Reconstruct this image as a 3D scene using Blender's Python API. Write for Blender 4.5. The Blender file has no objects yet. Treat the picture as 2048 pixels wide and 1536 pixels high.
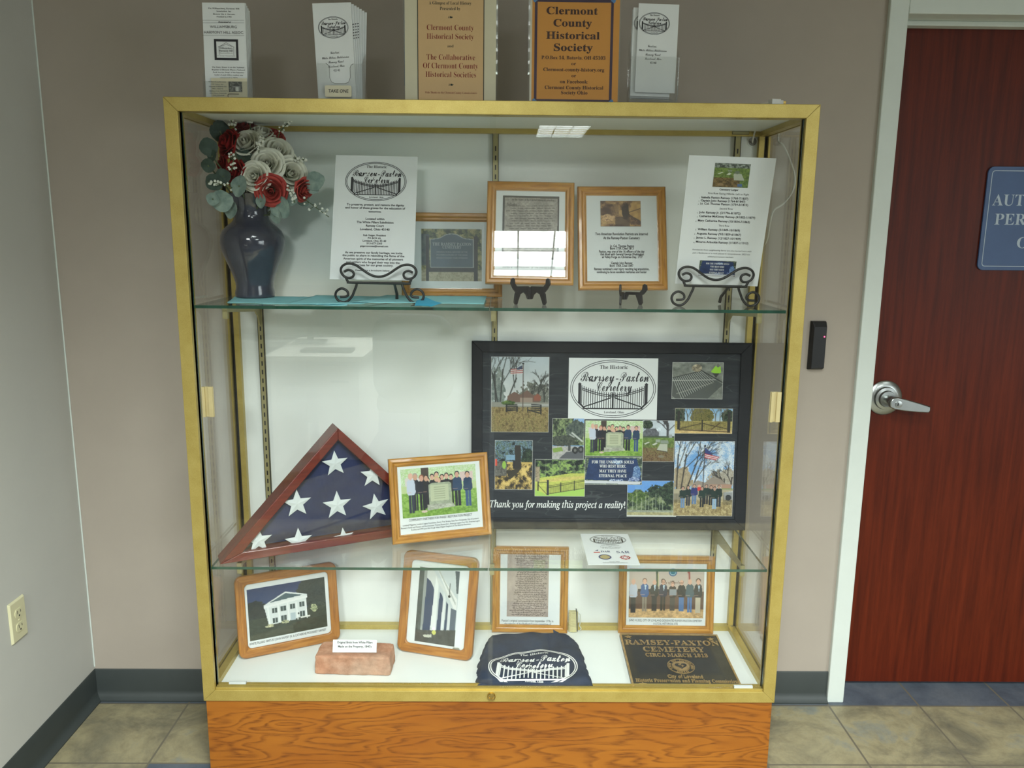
import bpy, bmesh, math, random
import numpy as np
from mathutils import Vector, Matrix
R = math.radians
random.seed(7)
SC = bpy.context.scene
COL = SC.collection

# ------------------------------------------------------------------ camera, world, exposure
CAM = (0.02661, -2.31515, 1.45318)
FPX, PITCH, YAW, ROLL = 1618.785, .18855, -.01178, .01004
cd = bpy.data.cameras.new('camera'); cam = bpy.data.objects.new('camera', cd); COL.objects.link(cam)
cd.sensor_width = 36.0; cd.lens = FPX / 2048 * 36; cd.clip_start = .05; cd.clip_end = 60
cam.location = CAM
cam.rotation_euler = (Matrix.Rotation(YAW, 3, 'Z') @ Matrix.Rotation(math.pi / 2 - PITCH, 3, 'X') @ Matrix.Rotation(ROLL, 3, 'Z')).to_euler()
SC.camera = cam
wd = bpy.data.worlds.new('world'); SC.world = wd; wd.use_nodes = True
wd.node_tree.nodes['Background'].inputs[0].default_value = (.9, .95, 1, 1)
wd.node_tree.nodes['Background'].inputs[1].default_value = .25
SC.view_settings.view_transform = 'Standard'
SC.view_settings.look = 'None'
SC.view_settings.gamma = 1
SC.view_settings.use_curve_mapping = False
SC.view_settings.exposure = 0.0
SC.cycles.transparent_max_bounces = 24
SC.cycles.max_bounces = 8
SC.cycles.caustics_reflective = False
SC.cycles.caustics_refractive = False

# ------------------------------------------------------------------ lamps: louvred ceiling troffers give all the light
LAMP_COL = (.93, 1.0, .985)
TROFFERS = [(.17, -2.42, 130, 128), (2.4, -2.15, 42, 118), (-.55, -4.5, 245, 170), (2.0, -4.5, 95, 170), (.7, -8.3, 85, 170), (-3.0, -4.2, 60, 170)]     # x, y, watts, cut-off angle of the louvre
CEIL = 2.62
for tx, ty, en, cut in TROFFERS:
    ld = bpy.data.lights.new('troffer_lamp', 'AREA'); ld.shape = 'RECTANGLE'; ld.size = .56; ld.size_y = 1.14
    ld.energy = en; ld.color = LAMP_COL; ld.spread = R(cut)
    lo = bpy.data.objects.new('troffer_lamp', ld); COL.objects.link(lo); lo.location = (tx, ty, CEIL - .012)

# daylight from the tall window in the right wall, well behind the camera
wl = bpy.data.lights.new('window_daylight', 'AREA'); wl.shape = 'RECTANGLE'; wl.size = 3.1; wl.size_y = 1.75
wl.energy = 100; wl.color = (.90, .98, 1.0); wlo = bpy.data.objects.new('window_daylight', wl); COL.objects.link(wlo)
wlo.location = (4.38, -5.0, 1.2); wlo.rotation_euler = (R(90), 0, R(90))

# ------------------------------------------------------------------ helpers
def ray(px, py):
    c, s = math.cos, math.sin
    a, b = px - 1024, py - 768
    x = c(ROLL) * a + s(ROLL) * b; y = -s(ROLL) * a + c(ROLL) * b
    r, up = x / FPX, -y / FPX
    vy = c(PITCH) + up * s(PITCH); vz = -s(PITCH) + up * c(PITCH)
    return Vector(CAM), Vector((c(YAW) * r - s(YAW) * vy, s(YAW) * r + c(YAW) * vy, vz))
def at_y(px, py, Y):
    o, v = ray(px, py); return o + v * ((Y - o.y) / v.y)
def at_z(px, py, Z):
    o, v = ray(px, py); return o + v * ((Z - o.z) / v.z)
def on_plane(M, px, py, z=0.0):
    o, v = ray(px, py); Mi = M.inverted(); o = Mi @ o; v = Mi.to_3x3() @ v
    p = o + v * ((z - o.z) / v.z); return p.x, p.y
def plane_matrix(x, y, z, yaw=0, lean=0, roll=0):
    yaw, lean, roll = R(yaw), R(lean), R(roll)
    U = Vector((math.cos(yaw), math.sin(yaw), 0)); B = Vector((-math.sin(yaw), math.cos(yaw), 0))
    V = Vector((0, 0, math.cos(lean))) + B * math.sin(lean)
    U2 = U * math.cos(roll) + V * math.sin(roll); V2 = -U * math.sin(roll) + V * math.cos(roll)
    N = U2.cross(V2)
    return Matrix(((U2.x, V2.x, N.x, x), (U2.y, V2.y, N.y, y), (U2.z, V2.z, N.z, z), (0, 0, 0, 1)))

def lin(c):
    c = c / 255.0
    return c / 12.92 if c <= .04045 else ((c + .055) / 1.055) ** 2.4
def S(r, g, b): return (lin(r), lin(g), lin(b), 1)

class NT:
    """short-hand for building a node material"""
    def __init__(self, name):
        self.m = bpy.data.materials.new(name); self.m.use_nodes = True
        self.t = self.m.node_tree; self.b = self.t.nodes['Principled BSDF']; self.out = self.t.nodes['Material Output']
    def n(self, typ, **kw):
        n = self.t.nodes.new('ShaderNode' + typ)
        for k, v in kw.items(): setattr(n, k, v)
        return n
    def l(self, a, b): self.t.links.new(a, b)
    def coord(self, kind='Object', scale=(1, 1, 1), rot=(0, 0, 0)):
        tc = self.n('TexCoord'); mp = self.n('Mapping'); self.l(tc.outputs[kind], mp.inputs['Vector'])
        mp.inputs['Scale'].default_value = scale; mp.inputs['Rotation'].default_value = rot
        return mp.outputs['Vector']
    def noise(self, vec, scale=5, detail=4, rough=.55, dist=0):
        n = self.n('TexNoise'); self.l(vec, n.inputs['Vector'])
        n.inputs['Scale'].default_value = scale; n.inputs['Detail'].default_value = detail
        n.inputs['Roughness'].default_value = rough; n.inputs['Distortion'].default_value = dist
        return n.outputs['Fac']
    def ramp(self, fac, stops):
        r = self.n('ValToRGB'); self.l(fac, r.inputs['Fac'])
        el = r.color_ramp.elements
        while len(el) < len(stops): el.new(.5)
        for e, (p, c) in zip(el, stops): e.position = p; e.color = c
        return r.outputs['Color']
    def mix(self, fac, a, b, mode='MIX'):
        x = self.n('Mix', data_type='RGBA', blend_type=mode)
        for sock, v in ((x.inputs['Factor'], fac), (x.inputs['A'], a), (x.inputs['B'], b)):
            if hasattr(v, 'links') or hasattr(v, 'is_linked'): self.l(v, sock)
            else: sock.default_value = v
        return x.outputs['Result']
    def math(self, op, a, b=0.0):
        x = self.n('Math', operation=op)
        for sock, v in ((x.inputs[0], a), (x.inputs[1], b)):
            if hasattr(v, 'is_linked'): self.l(v, sock)
            else: sock.default_value = v
        return x.outputs[0]
    def bump(self, h, strength=.2, dist=.002):
        b = self.n('Bump'); b.inputs['Strength'].default_value = strength; b.inputs['Distance'].default_value = dist
        self.l(h, b.inputs['Height']); self.l(b.outputs['Normal'], self.b.inputs['Normal'])
    def set(self, col=None, rough=.5, metal=0, spec=.5, coat=0):
        i = self.b.inputs
        if col is not None:
            if hasattr(col, 'is_linked'): self.l(col, i['Base Color'])
            else: i['Base Color'].default_value = col
        i['Roughness'].default_value = rough; i['Metallic'].default_value = metal
        i['Specular IOR Level'].default_value = spec; i['Coat Weight'].default_value = coat
        return self.m

def plain(name, rgb, rough=.5, metal=0, spec=.5, var=.06, vscale=14, bump=0, bscale=60, coat=0):
    """a colour with a little procedural variation, and a fine bump where asked for"""
    t = NT(name); v = t.coord()
    f = t.noise(v, vscale, 5)
    c = S(*rgb); lo = tuple(x * (1 - var) for x in c[:3]) + (1,); hi = tuple(min(1, x * (1 + var)) for x in c[:3]) + (1,)
    col = t.ramp(f, [(.3, lo), (.7, hi)])
    if bump: t.bump(t.noise(v, bscale, 3), bump)
    return t.set(col, rough, metal, spec, coat)

def glass(name, tint=(.985, .993, .987), f0=.042):
    t = NT(name); t.t.nodes.remove(t.b)
    lw = t.n('LayerWeight'); lw.inputs['Blend'].default_value = .5
    p = t.math('POWER', lw.outputs['Facing'], 5.0)
    f = t.math('ADD', t.math('MULTIPLY', p, 1 - f0), f0)
    tr = t.n('BsdfTransparent'); tr.inputs[0].default_value = (*tint, 1)
    gl = t.n('BsdfGlossy'); gl.inputs['Roughness'].default_value = 0.0; gl.inputs['Color'].default_value = (1, 1, 1, 1)
    mx = t.n('MixShader'); t.l(f, mx.inputs[0]); t.l(tr.outputs[0], mx.inputs[1]); t.l(gl.outputs[0], mx.inputs[2])
    t.l(mx.outputs[0], t.out.inputs['Surface'])
    return t.m

def picture_frame_wood(name, lo, mid, hi, rough=.35):
    """grain runs along U of the moulding's UV map"""
    t = NT(name); tc = t.n('UVMap'); mp = t.n('Mapping'); t.l(tc.outputs[0], mp.inputs[0]); mp.inputs['Scale'].default_value = (5, 60, 1)
    f = t.noise(mp.outputs[0], 2.2, 5, .6, .6)
    mp2 = t.n('Mapping'); t.l(tc.outputs[0], mp2.inputs[0]); mp2.inputs['Scale'].default_value = (20, 420, 1)
    g = t.noise(mp2.outputs[0], 2, 3)
    c = t.ramp(f, [(.28, S(*lo)), (.5, S(*mid)), (.72, S(*hi))])
    c = t.mix(t.math('MULTIPLY', g, .35), c, S(*lo))
    return t.set(c, rough, 0, .5, .25)

def new_mesh(name, verts, faces, mats, parent=None, smooth=None, fm=None, uv=None, bevel=0, bseg=2):
    me = bpy.data.meshes.new(name); me.from_pydata([tuple(v) for v in verts], [], faces)
    for m in (mats if isinstance(mats, (list, tuple)) else [mats]): me.materials.append(m)
    if fm is not None: me.polygons.foreach_set('material_index', fm)
    if uv is not None:
        l = me.uv_layers.new(name='UVMap'); l.data.foreach_set('uv', np.array(uv, dtype=np.float32).ravel())
    me.validate(); me.update()
    bm = bmesh.new(); bm.from_mesh(me); bmesh.ops.recalc_face_normals(bm, faces=bm.faces) if uv is None and smooth != 'keep' else None
    bm.to_mesh(me); bm.free()
    if smooth is not None:
        me.shade_smooth()
        if smooth != 'keep' and smooth < 180: me.set_sharp_from_angle(angle=R(smooth))
    o = bpy.data.objects.new(name, me); COL.objects.link(o)
    if parent is not None: o.parent = parent
    if bevel:
        b = o.modifiers.new('bevel', 'BEVEL'); b.width = bevel; b.segments = bseg; b.limit_method = 'ANGLE'; b.angle_limit = R(35)
    return o

class MB:
    """collects boxes, tubes, lathes and prisms, then links them as one mesh object"""
    def __init__(self): self.v = []; self.f = []; self.fm = []
    def add(self, vs, fs, mi=0, M=None):
        o = len(self.v)
        self.v += [(M @ Vector(p)) if M is not None else Vector(p) for p in vs]
        self.f += [tuple(i + o for i in f) for f in fs]; self.fm += [mi] * len(fs); return self
    def box(self, x0, x1, y0, y1, z0, z1, mi=0, M=None):
        vs = [(x, y, z) for z in (z0, z1) for y in (y0, y1) for x in (x0, x1)]
        fs = [(0, 2, 3, 1), (4, 5, 7, 6), (0, 1, 5, 4), (2, 6, 7, 3), (0, 4, 6, 2), (1, 3, 7, 5)]
        return self.add(vs, fs, mi, M)
    def prism(self, pts, z0, z1, mi=0, M=None):
        n = len(pts); vs = [(x, y, z0) for x, y in pts] + [(x, y, z1) for x, y in pts]
        fs = [tuple(range(n - 1, -1, -1)), tuple(range(n, 2 * n))] + [(i, (i + 1) % n, n + (i + 1) % n, n + i) for i in range(n)]
        return self.add(vs, fs, mi, M)
    def tube(self, pts, r, n=8, mi=0, M=None, closed=False, cap=True):
        pts = [Vector(p) for p in pts]; L = len(pts); rr = r if hasattr(r, '__len__') else [r] * L
        vs, fs, prev = [], [], None
        for i, p in enumerate(pts):
            a = pts[(i - 1) % L] if closed or i > 0 else p; b = pts[(i + 1) % L] if closed or i < L - 1 else p
            t = (b - a).normalized() if (b - a).length > 1e-9 else Vector((0, 0, 1))
            if prev is None: prev = t.orthogonal()
            u = (prev - t * prev.dot(t)); u = u.normalized() if u.length > 1e-6 else t.orthogonal().normalized(); prev = u; w = t.cross(u)
            vs += [p + (u * math.cos(2 * math.pi * k / n) + w * math.sin(2 * math.pi * k / n)) * rr[i] for k in range(n)]
        for i in range(L if closed else L - 1):
            j = (i + 1) % L
            fs += [(i * n + k, i * n + (k + 1) % n, j * n + (k + 1) % n, j * n + k) for k in range(n)]
        if cap and not closed: fs += [tuple(range(n - 1, -1, -1)), tuple((L - 1) * n + k for k in range(n))]
        return self.add(vs, fs, mi, M)
    def lathe(self, prof, n=40, mi=0, M=None):
        vs, fs = [], []; L = len(prof)
        for r, z in prof: vs += [(r * math.cos(2 * math.pi * k / n), r * math.sin(2 * math.pi * k / n), z) for k in range(n)]
        for i in range(L - 1): fs += [(i * n + k, i * n + (k + 1) % n, (i + 1) * n + (k + 1) % n, (i + 1) * n + k) for k in range(n)]
        if prof[0][0] > 1e-6: fs.append(tuple(range(n - 1, -1, -1)))
        if prof[-1][0] > 1e-6: fs.append(tuple((L - 1) * n + k for k in range(n)))
        return self.add(vs, fs, mi, M)
    def build(self, name, mats, parent=None, **kw):
        return new_mesh(name, self.v, self.f, mats, parent, fm=self.fm, **kw)
def bx(name, x0, x1, y0, y1, z0, z1, m, parent=None, bevel=0, **kw):
    return MB().box(x0, x1, y0, y1, z0, z1).build(name, m, parent, bevel=bevel, **kw)
def smooth_path(pts, k=6, closed=False):
    """Catmull-Rom through the points"""
    P = [Vector(p) for p in pts]; n = len(P); out = []
    for i in range(n if closed else n - 1):
        g = (lambda j: P[j % n]) if closed else (lambda j: P[max(0, min(n - 1, j))])
        a, b, c, d = g(i - 1), g(i), g(i + 1), g(i + 2)
        for q in range(k):
            t = q / k
            out.append(.5 * ((2 * b) + (c - a) * t + (2 * a - 5 * b + 4 * c - d) * t * t + (3 * b - a - 3 * c + d) * t ** 3))
    if not closed: out.append(P[-1])
    return out
def rounded(w, h, r, n=6, cx=0, cy=0):
    p = []
    for sx, sy, a0 in ((1, 1, 0), (-1, 1, 90), (-1, -1, 180), (1, -1, 270)):
        for k in range(n + 1):
            a = R(a0 + 90 * k / n); p.append((cx + sx * (w / 2 - r) + r * math.cos(a), cy + sy * (h / 2 - r) + r * math.sin(a)))
    return p

def thing(name, label, cat, M=None, group=None):
    o = bpy.data.objects.new(name, None); COL.objects.link(o); o.empty_display_size = .05
    if M is not None: o.matrix_world = M if isinstance(M, Matrix) else Matrix.Translation(M)
    o['label'] = label; o['category'] = cat
    if group: o['group'] = group
    return o
def tag(o, label, cat, group=None, kind=None):
    o['label'] = label; o['category'] = cat
    if group: o['group'] = group
    if kind: o['kind'] = kind
    return o
def struct(o, label=None):
    o['kind'] = 'structure'
    if label: o['label'] = label
    return o
def dup(root, M, label=None, group=None):
    r = root.copy(); COL.objects.link(r); r.matrix_world = M if isinstance(M, Matrix) else Matrix.Translation(M)
    if label: r['label'] = label
    if group: r['group'] = group
    for ch in list(root.children):
        c = ch.copy(); COL.objects.link(c); c.parent = r
        for g in list(ch.children):
            d = g.copy(); COL.objects.link(d); d.parent = c
    return r

# ------------------------------------------------------------------ printed lettering
_SHIFT = {'B': (0x1D400, 0x1D41A, 0x1D7CE), 'I': (0x1D434, 0x1D44E, None), 'BI': (0x1D468, 0x1D482, None), 'BS': (0x1D4D0, 0x1D4EA, None)}
def styled(s, kind):
    if kind not in _SHIFT: return s
    U, L, D = _SHIFT[kind]; o = ''
    for ch in s:
        if 'A' <= ch <= 'Z': o += chr(U + ord(ch) - 65)
        elif 'a' <= ch <= 'z': o += '\u210e' if kind == 'I' and ch == 'h' else chr(L + ord(ch) - 97)
        elif ch.isdigit() and D: o += chr(D + int(ch))
        else: o += ch
    return o
_GEO, _CAP = {}, {}
def text_geo(s, kind=None, off=0.0, res=2):
    k = (s, kind, off)
    if k not in _GEO:
        c = bpy.data.curves.new('t', 'FONT'); c.body = styled(s, kind); c.resolution_u = res; c.offset = off
        o = bpy.data.objects.new('t', c); me = bpy.data.meshes.new_from_object(o)
        co = np.zeros(len(me.vertices) * 3, np.float32); me.vertices.foreach_get('co', co); co = co.reshape(-1, 3)[:, :2]
        fs = [tuple(p.vertices) for p in me.polygons]
        bpy.data.objects.remove(o); bpy.data.curves.remove(c); bpy.data.meshes.remove(me)
        _GEO[k] = (co, fs)
    return _GEO[k]
def cap_height(kind):
    if kind not in _CAP:
        co, _ = text_geo('H' if kind != 'BS' else 'P', kind); _CAP[kind] = float(co[:, 1].max())
    return _CAP[kind]
class Art:
    """flat printed line art in a local x/y plane"""
    def __init__(self): self.v = []; self.f = []
    def poly(self, pts):
        o = len(self.v); self.v += [(float(x), float(y)) for x, y in pts]; self.f.append(tuple(range(o, o + len(pts)))); return self
    def rect(self, x0, y0, x1, y1): return self.poly([(x0, y0), (x1, y0), (x1, y1), (x0, y1)])
    def line(self, x0, y0, x1, y1, w):
        d = math.hypot(x1 - x0, y1 - y0) or 1; nx, ny = -(y1 - y0) / d * w / 2, (x1 - x0) / d * w / 2
        return self.poly([(x0 + nx, y0 + ny), (x0 - nx, y0 - ny), (x1 - nx, y1 - ny), (x1 + nx, y1 + ny)])
    def polyline(self, pts, w):
        for a, b in zip(pts, pts[1:]): self.line(*a, *b, w)
        return self
    def ring(self, cx, cy, rx, ry, t, n=64):
        o = len(self.v)
        for k in range(n):
            a = 2 * math.pi * k / n; c, s = math.cos(a), math.sin(a)
            self.v += [(cx + rx * c, cy + ry * s), (cx + (rx - t) * c, cy + (ry - t) * s)]
        self.f += [(o + 2 * k, o + 2 * ((k + 1) % n), o + 2 * ((k + 1) % n) + 1, o + 2 * k + 1) for k in range(n)]; return self
    def frame(self, x0, y0, x1, y1, t):
        return self.rect(x0, y0, x1, y0 + t).rect(x0, y1 - t, x1, y1).rect(x0, y0 + t, x0 + t, y1 - t).rect(x1 - t, y0 + t, x1, y1 - t)
    def disc(self, cx, cy, rx, ry, n=24):
        return self.poly([(cx + rx * math.cos(2 * math.pi * k / n), cy + ry * math.sin(2 * math.pi * k / n)) for k in range(n)])
    def star(self, cx, cy, r, rot=90):
        pts = [(cx + (r if k % 2 == 0 else r * .4) * math.cos(R(rot + 36 * k)), cy + (r if k % 2 == 0 else r * .4) * math.sin(R(rot + 36 * k))) for k in range(10)]
        return self.poly(pts)
    def text(self, s, x, y, h, kind=None, w=None, align='C', off=0.0, shear=0.0, rot=0.0):
        """y is the middle of the capitals, h their height; w stretches the line to that width"""
        co, fs = text_geo(s, kind, off)
        if len(co) == 0: return self
        sy = h / cap_height(kind); x0, x1 = co[:, 0].min(), co[:, 0].max()
        sx = sy if w is None else w / (x1 - x0)
        a = {'C': (x0 + x1) / 2, 'L': x0, 'R': x1}[align]
        X = (co[:, 0] - a) * sx + co[:, 1] * sy * shear; Y = co[:, 1] * sy - h / 2
        c, s_ = math.cos(rot), math.sin(rot)
        o = len(self.v); self.v += list(zip((x + X * c - Y * s_).tolist(), (y + X * s_ + Y * c).tolist()))
        self.f += [tuple(i + o for i in f) for f in fs]; return self
    def build(self, name, m, parent, z=.0006, fn=None):
        vs = [fn(x, y) for x, y in self.v] if fn else [(x, y, z) for x, y in self.v]
        return new_mesh(name, vs, self.f, m, parent, smooth=None)
def logo(a, cx, cy, W, thick=1.0, place=True, fine=True):
    """the oval cemetery emblem: two rings, script title, double gate"""
    u = W / 594
    P = lambda x, y: (cx + x * u, cy + y * u)
    t = 3.6 * u * thick
    a.ring(cx, cy, 297 * u, 203 * u, t, 72); a.ring(cx, cy, 284 * u, 190 * u, t, 72)
    a.text('The Historic', *P(3, 152), 25 * u, 'B', w=195 * u)
    ob = .006 + .012 * (thick - 1)
    def script(cap, low, x0, x1, base):
        """script word from x0 to x1: capital, then slightly enlarged small letters"""
        g = [(text_geo(cap, 'BS', 0)[0], 64), (text_geo(low, 'BS', ob)[0], 72)]; wd = [(q[:, 0].max() - q[:, 0].min()) * h_ / cap_height('BS') for q, h_ in g]
        k = (x1 - x0) / (sum(wd) - 3); x = x0
        for s_, w_, (q, h_) in zip((cap, low), wd, g): a.text(s_, *P(x + w_ * k / 2, base + h_ / 2), h_ * u, 'BS', w=w_ * k * u, off=ob if s_ == low else 0); x += (w_ - 3) * k
    script('R', 'amsey', -226, 8, 52); a.polyline([P(*p_) for p_ in ((-178, 84), (-168, 78), (-160, 66), (-153, 56), (-144, 52), (-136, 55))], 6.5 * u * min(1.4, thick)); a.text('-', *P(27, 78), 52 * u, 'B', w=18 * u); script('P', 'axton', 46, 246, 52); script('C', 'emetery', -112, 132, -16)
    bot, hw = -138, 216
    top = lambda x: -36 + 50 * (abs(x) / hw) ** 1.7
    n = 29 if fine else 17
    for i in range(n):
        x = -hw + 2 * hw * i / (n - 1)
        b = max(bot, -190 * math.sqrt(max(0, 1 - (x / 275) ** 2)) + 14)
        a.line(*P(x, b), *P(x, top(x) + 10), 4.2 * u * thick)
    for dz in (-8, -20): a.polyline([P(x, top(x) + dz) for x in np.linspace(-hw, hw, 17)], 4.5 * u * thick)
    a.line(*P(-208, bot), *P(208, bot), 8 * u)
    for s in (-1, 1):
        a.rect(*P(s * 231 - 10, -100), *P(s * 231 + 10, 32)); a.poly([P(s * 231 - 14, 32), P(s * 231 + 14, 32), P(s * 231, 44)])
        a.poly([P(s * 222, -100), P(s * 240, -100), P(s * 205, -136), P(s * 190, -136)])
        a.line(*P(s * 200, -126), *P(s * 12, -62), 8 * u); a.ring(*P(s * 22, -56), 12 * u, 12 * u, 4 * u, 14)
    a.rect(*P(-6, -138), *P(6, -30)); a.ring(*P(-7, -30), 9 * u, 9 * u, 4 * u, 12); a.ring(*P(7, -30), 9 * u, 9 * u, 4 * u, 12)
    if place: a.text('Loveland, Ohio', *P(10, -163), 15 * u, 'B', w=140 * u)
    return a
# ------------------------------------------------------------------ printed photographs: painted on a grid, stored as vertex colours of the print
class Canvas:
    def __init__(self, w, h, bg=(200, 200, 200), seed=1):
        self.w, self.h = w, h; self.a = np.zeros((h, w, 3)); self.a[:] = bg; self.r = np.random.RandomState(seed)
        yy, xx = np.mgrid[0:h, 0:w]; self.X = (xx + .5) / w; self.Y = (yy + .5) / h
    def put(self, m, c, al=1.0):
        self.a[m] = self.a[m] * (1 - al) + np.array(c) * al; return self
    def rect(self, x0, y0, x1, y1, c, al=1.0):
        return self.put((self.X >= x0) & (self.X <= x1) & (self.Y >= y0) & (self.Y <= y1), c, al)
    def grad(self, x0, y0, x1, y1, c0, c1):
        m = (self.X >= x0) & (self.X <= x1) & (self.Y >= y0) & (self.Y <= y1)
        t = ((self.Y - y0) / (y1 - y0))[m][:, None]; self.a[m] = np.array(c0) * (1 - t) + np.array(c1) * t; return self
    def poly(self, pts, c, al=1.0):
        ins = np.zeros((self.h, self.w), bool); n = len(pts)
        for i in range(n):
            (x0, y0), (x1, y1) = pts[i], pts[(i + 1) % n]
            if y0 == y1: continue
            cr = ((self.Y < y0) != (self.Y < y1)) & (self.X < (x1 - x0) * (self.Y - y0) / (y1 - y0) + x0); ins ^= cr
        return self.put(ins, c, al)
    def ell(self, cx, cy, rx, ry, c, al=1.0):
        return self.put(((self.X - cx) / rx) ** 2 + ((self.Y - cy) / ry) ** 2 <= 1, c, al)
    def line(self, x0, y0, x1, y1, wpx, c, al=1.0):
        ax, ay, bx_, by = x0 * self.w, y0 * self.h, x1 * self.w, y1 * self.h
        px, py = self.X * self.w - ax, self.Y * self.h - ay; dx, dy = bx_ - ax, by - ay
        t = np.clip((px * dx + py * dy) / max(1e-6, dx * dx + dy * dy), 0, 1); d = np.hypot(px - t * dx, py - t * dy)
        k = np.clip(wpx / 2 + .5 - d, 0, 1)[..., None] * al; self.a = self.a * (1 - k) + np.array(c) * k; return self
    def smooth_noise(self, fx, fy):
        g = self.r.rand(int(fy) + 2, int(fx) + 2); x = self.X * fx; y = self.Y * fy
        xi, yi = x.astype(int), y.astype(int); u, v = x - xi, y - yi; u = u * u * (3 - 2 * u); v = v * v * (3 - 2 * v)
        return (g[yi, xi] * (1 - u) + g[yi, xi + 1] * u) * (1 - v) + (g[yi + 1, xi] * (1 - u) + g[yi + 1, xi + 1] * u) * v
    def tex(self, x0, y0, x1, y1, amp, f=20, cols=None):
        """rough natural texture: brightness noise, or patches of the given colours"""
        m = (self.X >= x0) & (self.X <= x1) & (self.Y >= y0) & (self.Y <= y1)
        n = .45 * self.smooth_noise(f, f) + .3 * self.smooth_noise(2.3 * f, 2.3 * f) + .25 * self.r.rand(self.h, self.w)
        if cols is None: self.a[m] = np.clip(self.a[m] * (1 + amp * (n[m][:, None] - .5) * 2), 0, 255)
        else:
            t = np.clip((n - .5) * 3 + .5, 0, .999) * (len(cols) - 1); i = t.astype(int); fr = (t - i)[..., None]; cs = np.array(cols, float)
            full = cs[i] * (1 - fr) + cs[np.minimum(i + 1, len(cols) - 1)] * fr; self.a[m] = self.a[m] * (1 - amp) + full[m] * amp
        return self
    def blob(self, cx, cy, rx, ry, cols, f=14, edge=.35):
        """ragged leafy mass"""
        n = .5 * self.smooth_noise(f, f) + .5 * self.smooth_noise(2 * f, 2 * f)
        m = ((self.X - cx) / rx) ** 2 + ((self.Y - cy) / ry) ** 2 <= 1 + edge * (n - .5) * 2.4
        q = np.clip((.5 * self.smooth_noise(f * 1.7, f * 1.7) + .5 * self.r.rand(self.h, self.w)) * len(cols), 0, len(cols) - 1).astype(int)
        self.a[m] = np.array(cols, float)[q[m]]; return self
    def tree(self, x, y, L, ang, w, c, d=0):
        x1, y1 = x + L * math.cos(ang) * self.h / self.w, y - L * math.sin(ang); self.line(x, y, x1, y1, w, c, .9)
        if d < 4:
            for k in range(2 + (d > 0)): self.tree(x + (x1 - x) * (.55 + .45 * self.r.rand()), y + (y1 - y) * (.55 + .45 * self.r.rand()), L * (.5 + .3 * self.r.rand()), ang + (self.r.rand() - .5) * 1.3, w * .6, c, d + 1)
        return self
    def person(self, x, y0, y1, coat, legs, wd=.05, skin=(205, 160, 135), hair=None, arms=True):
        H = y1 - y0; hd = H * .13
        self.rect(x - wd * .55, y0 + H * .5, x - wd * .05, y1, legs).rect(x + wd * .05, y0 + H * .5, x + wd * .55, y1, legs)
        self.poly([(x - wd * .8, y0 + H * .22), (x - wd * .3, y0 + H * .165), (x + wd * .3, y0 + H * .165), (x + wd * .8, y0 + H * .22), (x + wd * .95, y0 + H * .5), (x + wd * .6, y0 + H * .56), (x - wd * .6, y0 + H * .56), (x - wd * .95, y0 + H * .5)], coat)
        if arms: self.line(x - wd * .85, y0 + H * .5, x, y0 + H * .5, 1.2, skin, .7)
        ax = self.h / self.w
        if hair: self.ell(x, y0 + hd * .62, hd * .54 * ax, hd * .62, hair)
        self.ell(x, y0 + hd * (.86 if hair else .75), hd * .44 * ax, hd * .6, skin); self.rect(x - hd * .2 * ax, y0 + hd * 1.3, x + hd * .2 * ax, y0 + hd * 1.5, skin, .8)
        return self
    def border(self, c=(225, 225, 220), px=1.0):
        e = px / self.w; g = px / self.h
        return self.put((self.X < e) | (self.X > 1 - e) | (self.Y < g) | (self.Y > 1 - g), c)
    def done(self): return np.clip(self.a, 0, 255)

def _print_material(name, rough):
    t = NT(name); a = t.n('Attribute'); a.attribute_name = 'ink'
    return t.set(a.outputs['Color'], rough, 0, .4)
M_PRINT = _print_material('photo_print_ink', .35)
def print_mesh(name, cv, w, h, parent, z=.0008, cx=0.0, cy=0.0, fn=None, m=None):
    """cv's picture as a grid centred on (cx, cy) in the parent's x/y plane"""
    a = cv.done() / 255.0; H, W = a.shape[:2]
    a = np.where(a <= .04045, a / 12.92, ((a + .055) / 1.055) ** 2.4)
    xs = cx - w / 2 + w * np.arange(W) / (W - 1); ys = cy + h / 2 - h * np.arange(H) / (H - 1)
    X, Y = np.meshgrid(xs, ys)
    if fn: P = np.array([tuple(fn(x, y)) for x, y in zip(X.ravel(), Y.ravel())])
    else: P = np.stack([X.ravel(), Y.ravel(), np.full(X.size, z)], 1)
    me = bpy.data.meshes.new(name); i = (np.arange(H - 1)[:, None] * W + np.arange(W - 1)[None]).ravel()
    F = np.stack([i, i + W, i + W + 1, i + 1], 1)
    me.vertices.add(len(P)); me.vertices.foreach_set('co', P.ravel().astype(np.float32))
    me.loops.add(F.size); me.loops.foreach_set('vertex_index', F.ravel().astype(np.int32))
    me.polygons.add(len(F)); me.polygons.foreach_set('loop_start', np.arange(len(F), dtype=np.int32) * 4)
    ca = me.color_attributes.new('ink', 'FLOAT_COLOR', 'POINT')
    ca.data.foreach_set('color', np.concatenate([a.reshape(-1, 3), np.ones((H * W, 1))], 1).ravel().astype(np.float32))
    me.update(calc_edges=True); me.validate(); me.materials.append(m or M_PRINT)
    o = bpy.data.objects.new(name, me); COL.objects.link(o)
    if parent is not None: o.parent = parent
    return o

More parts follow.
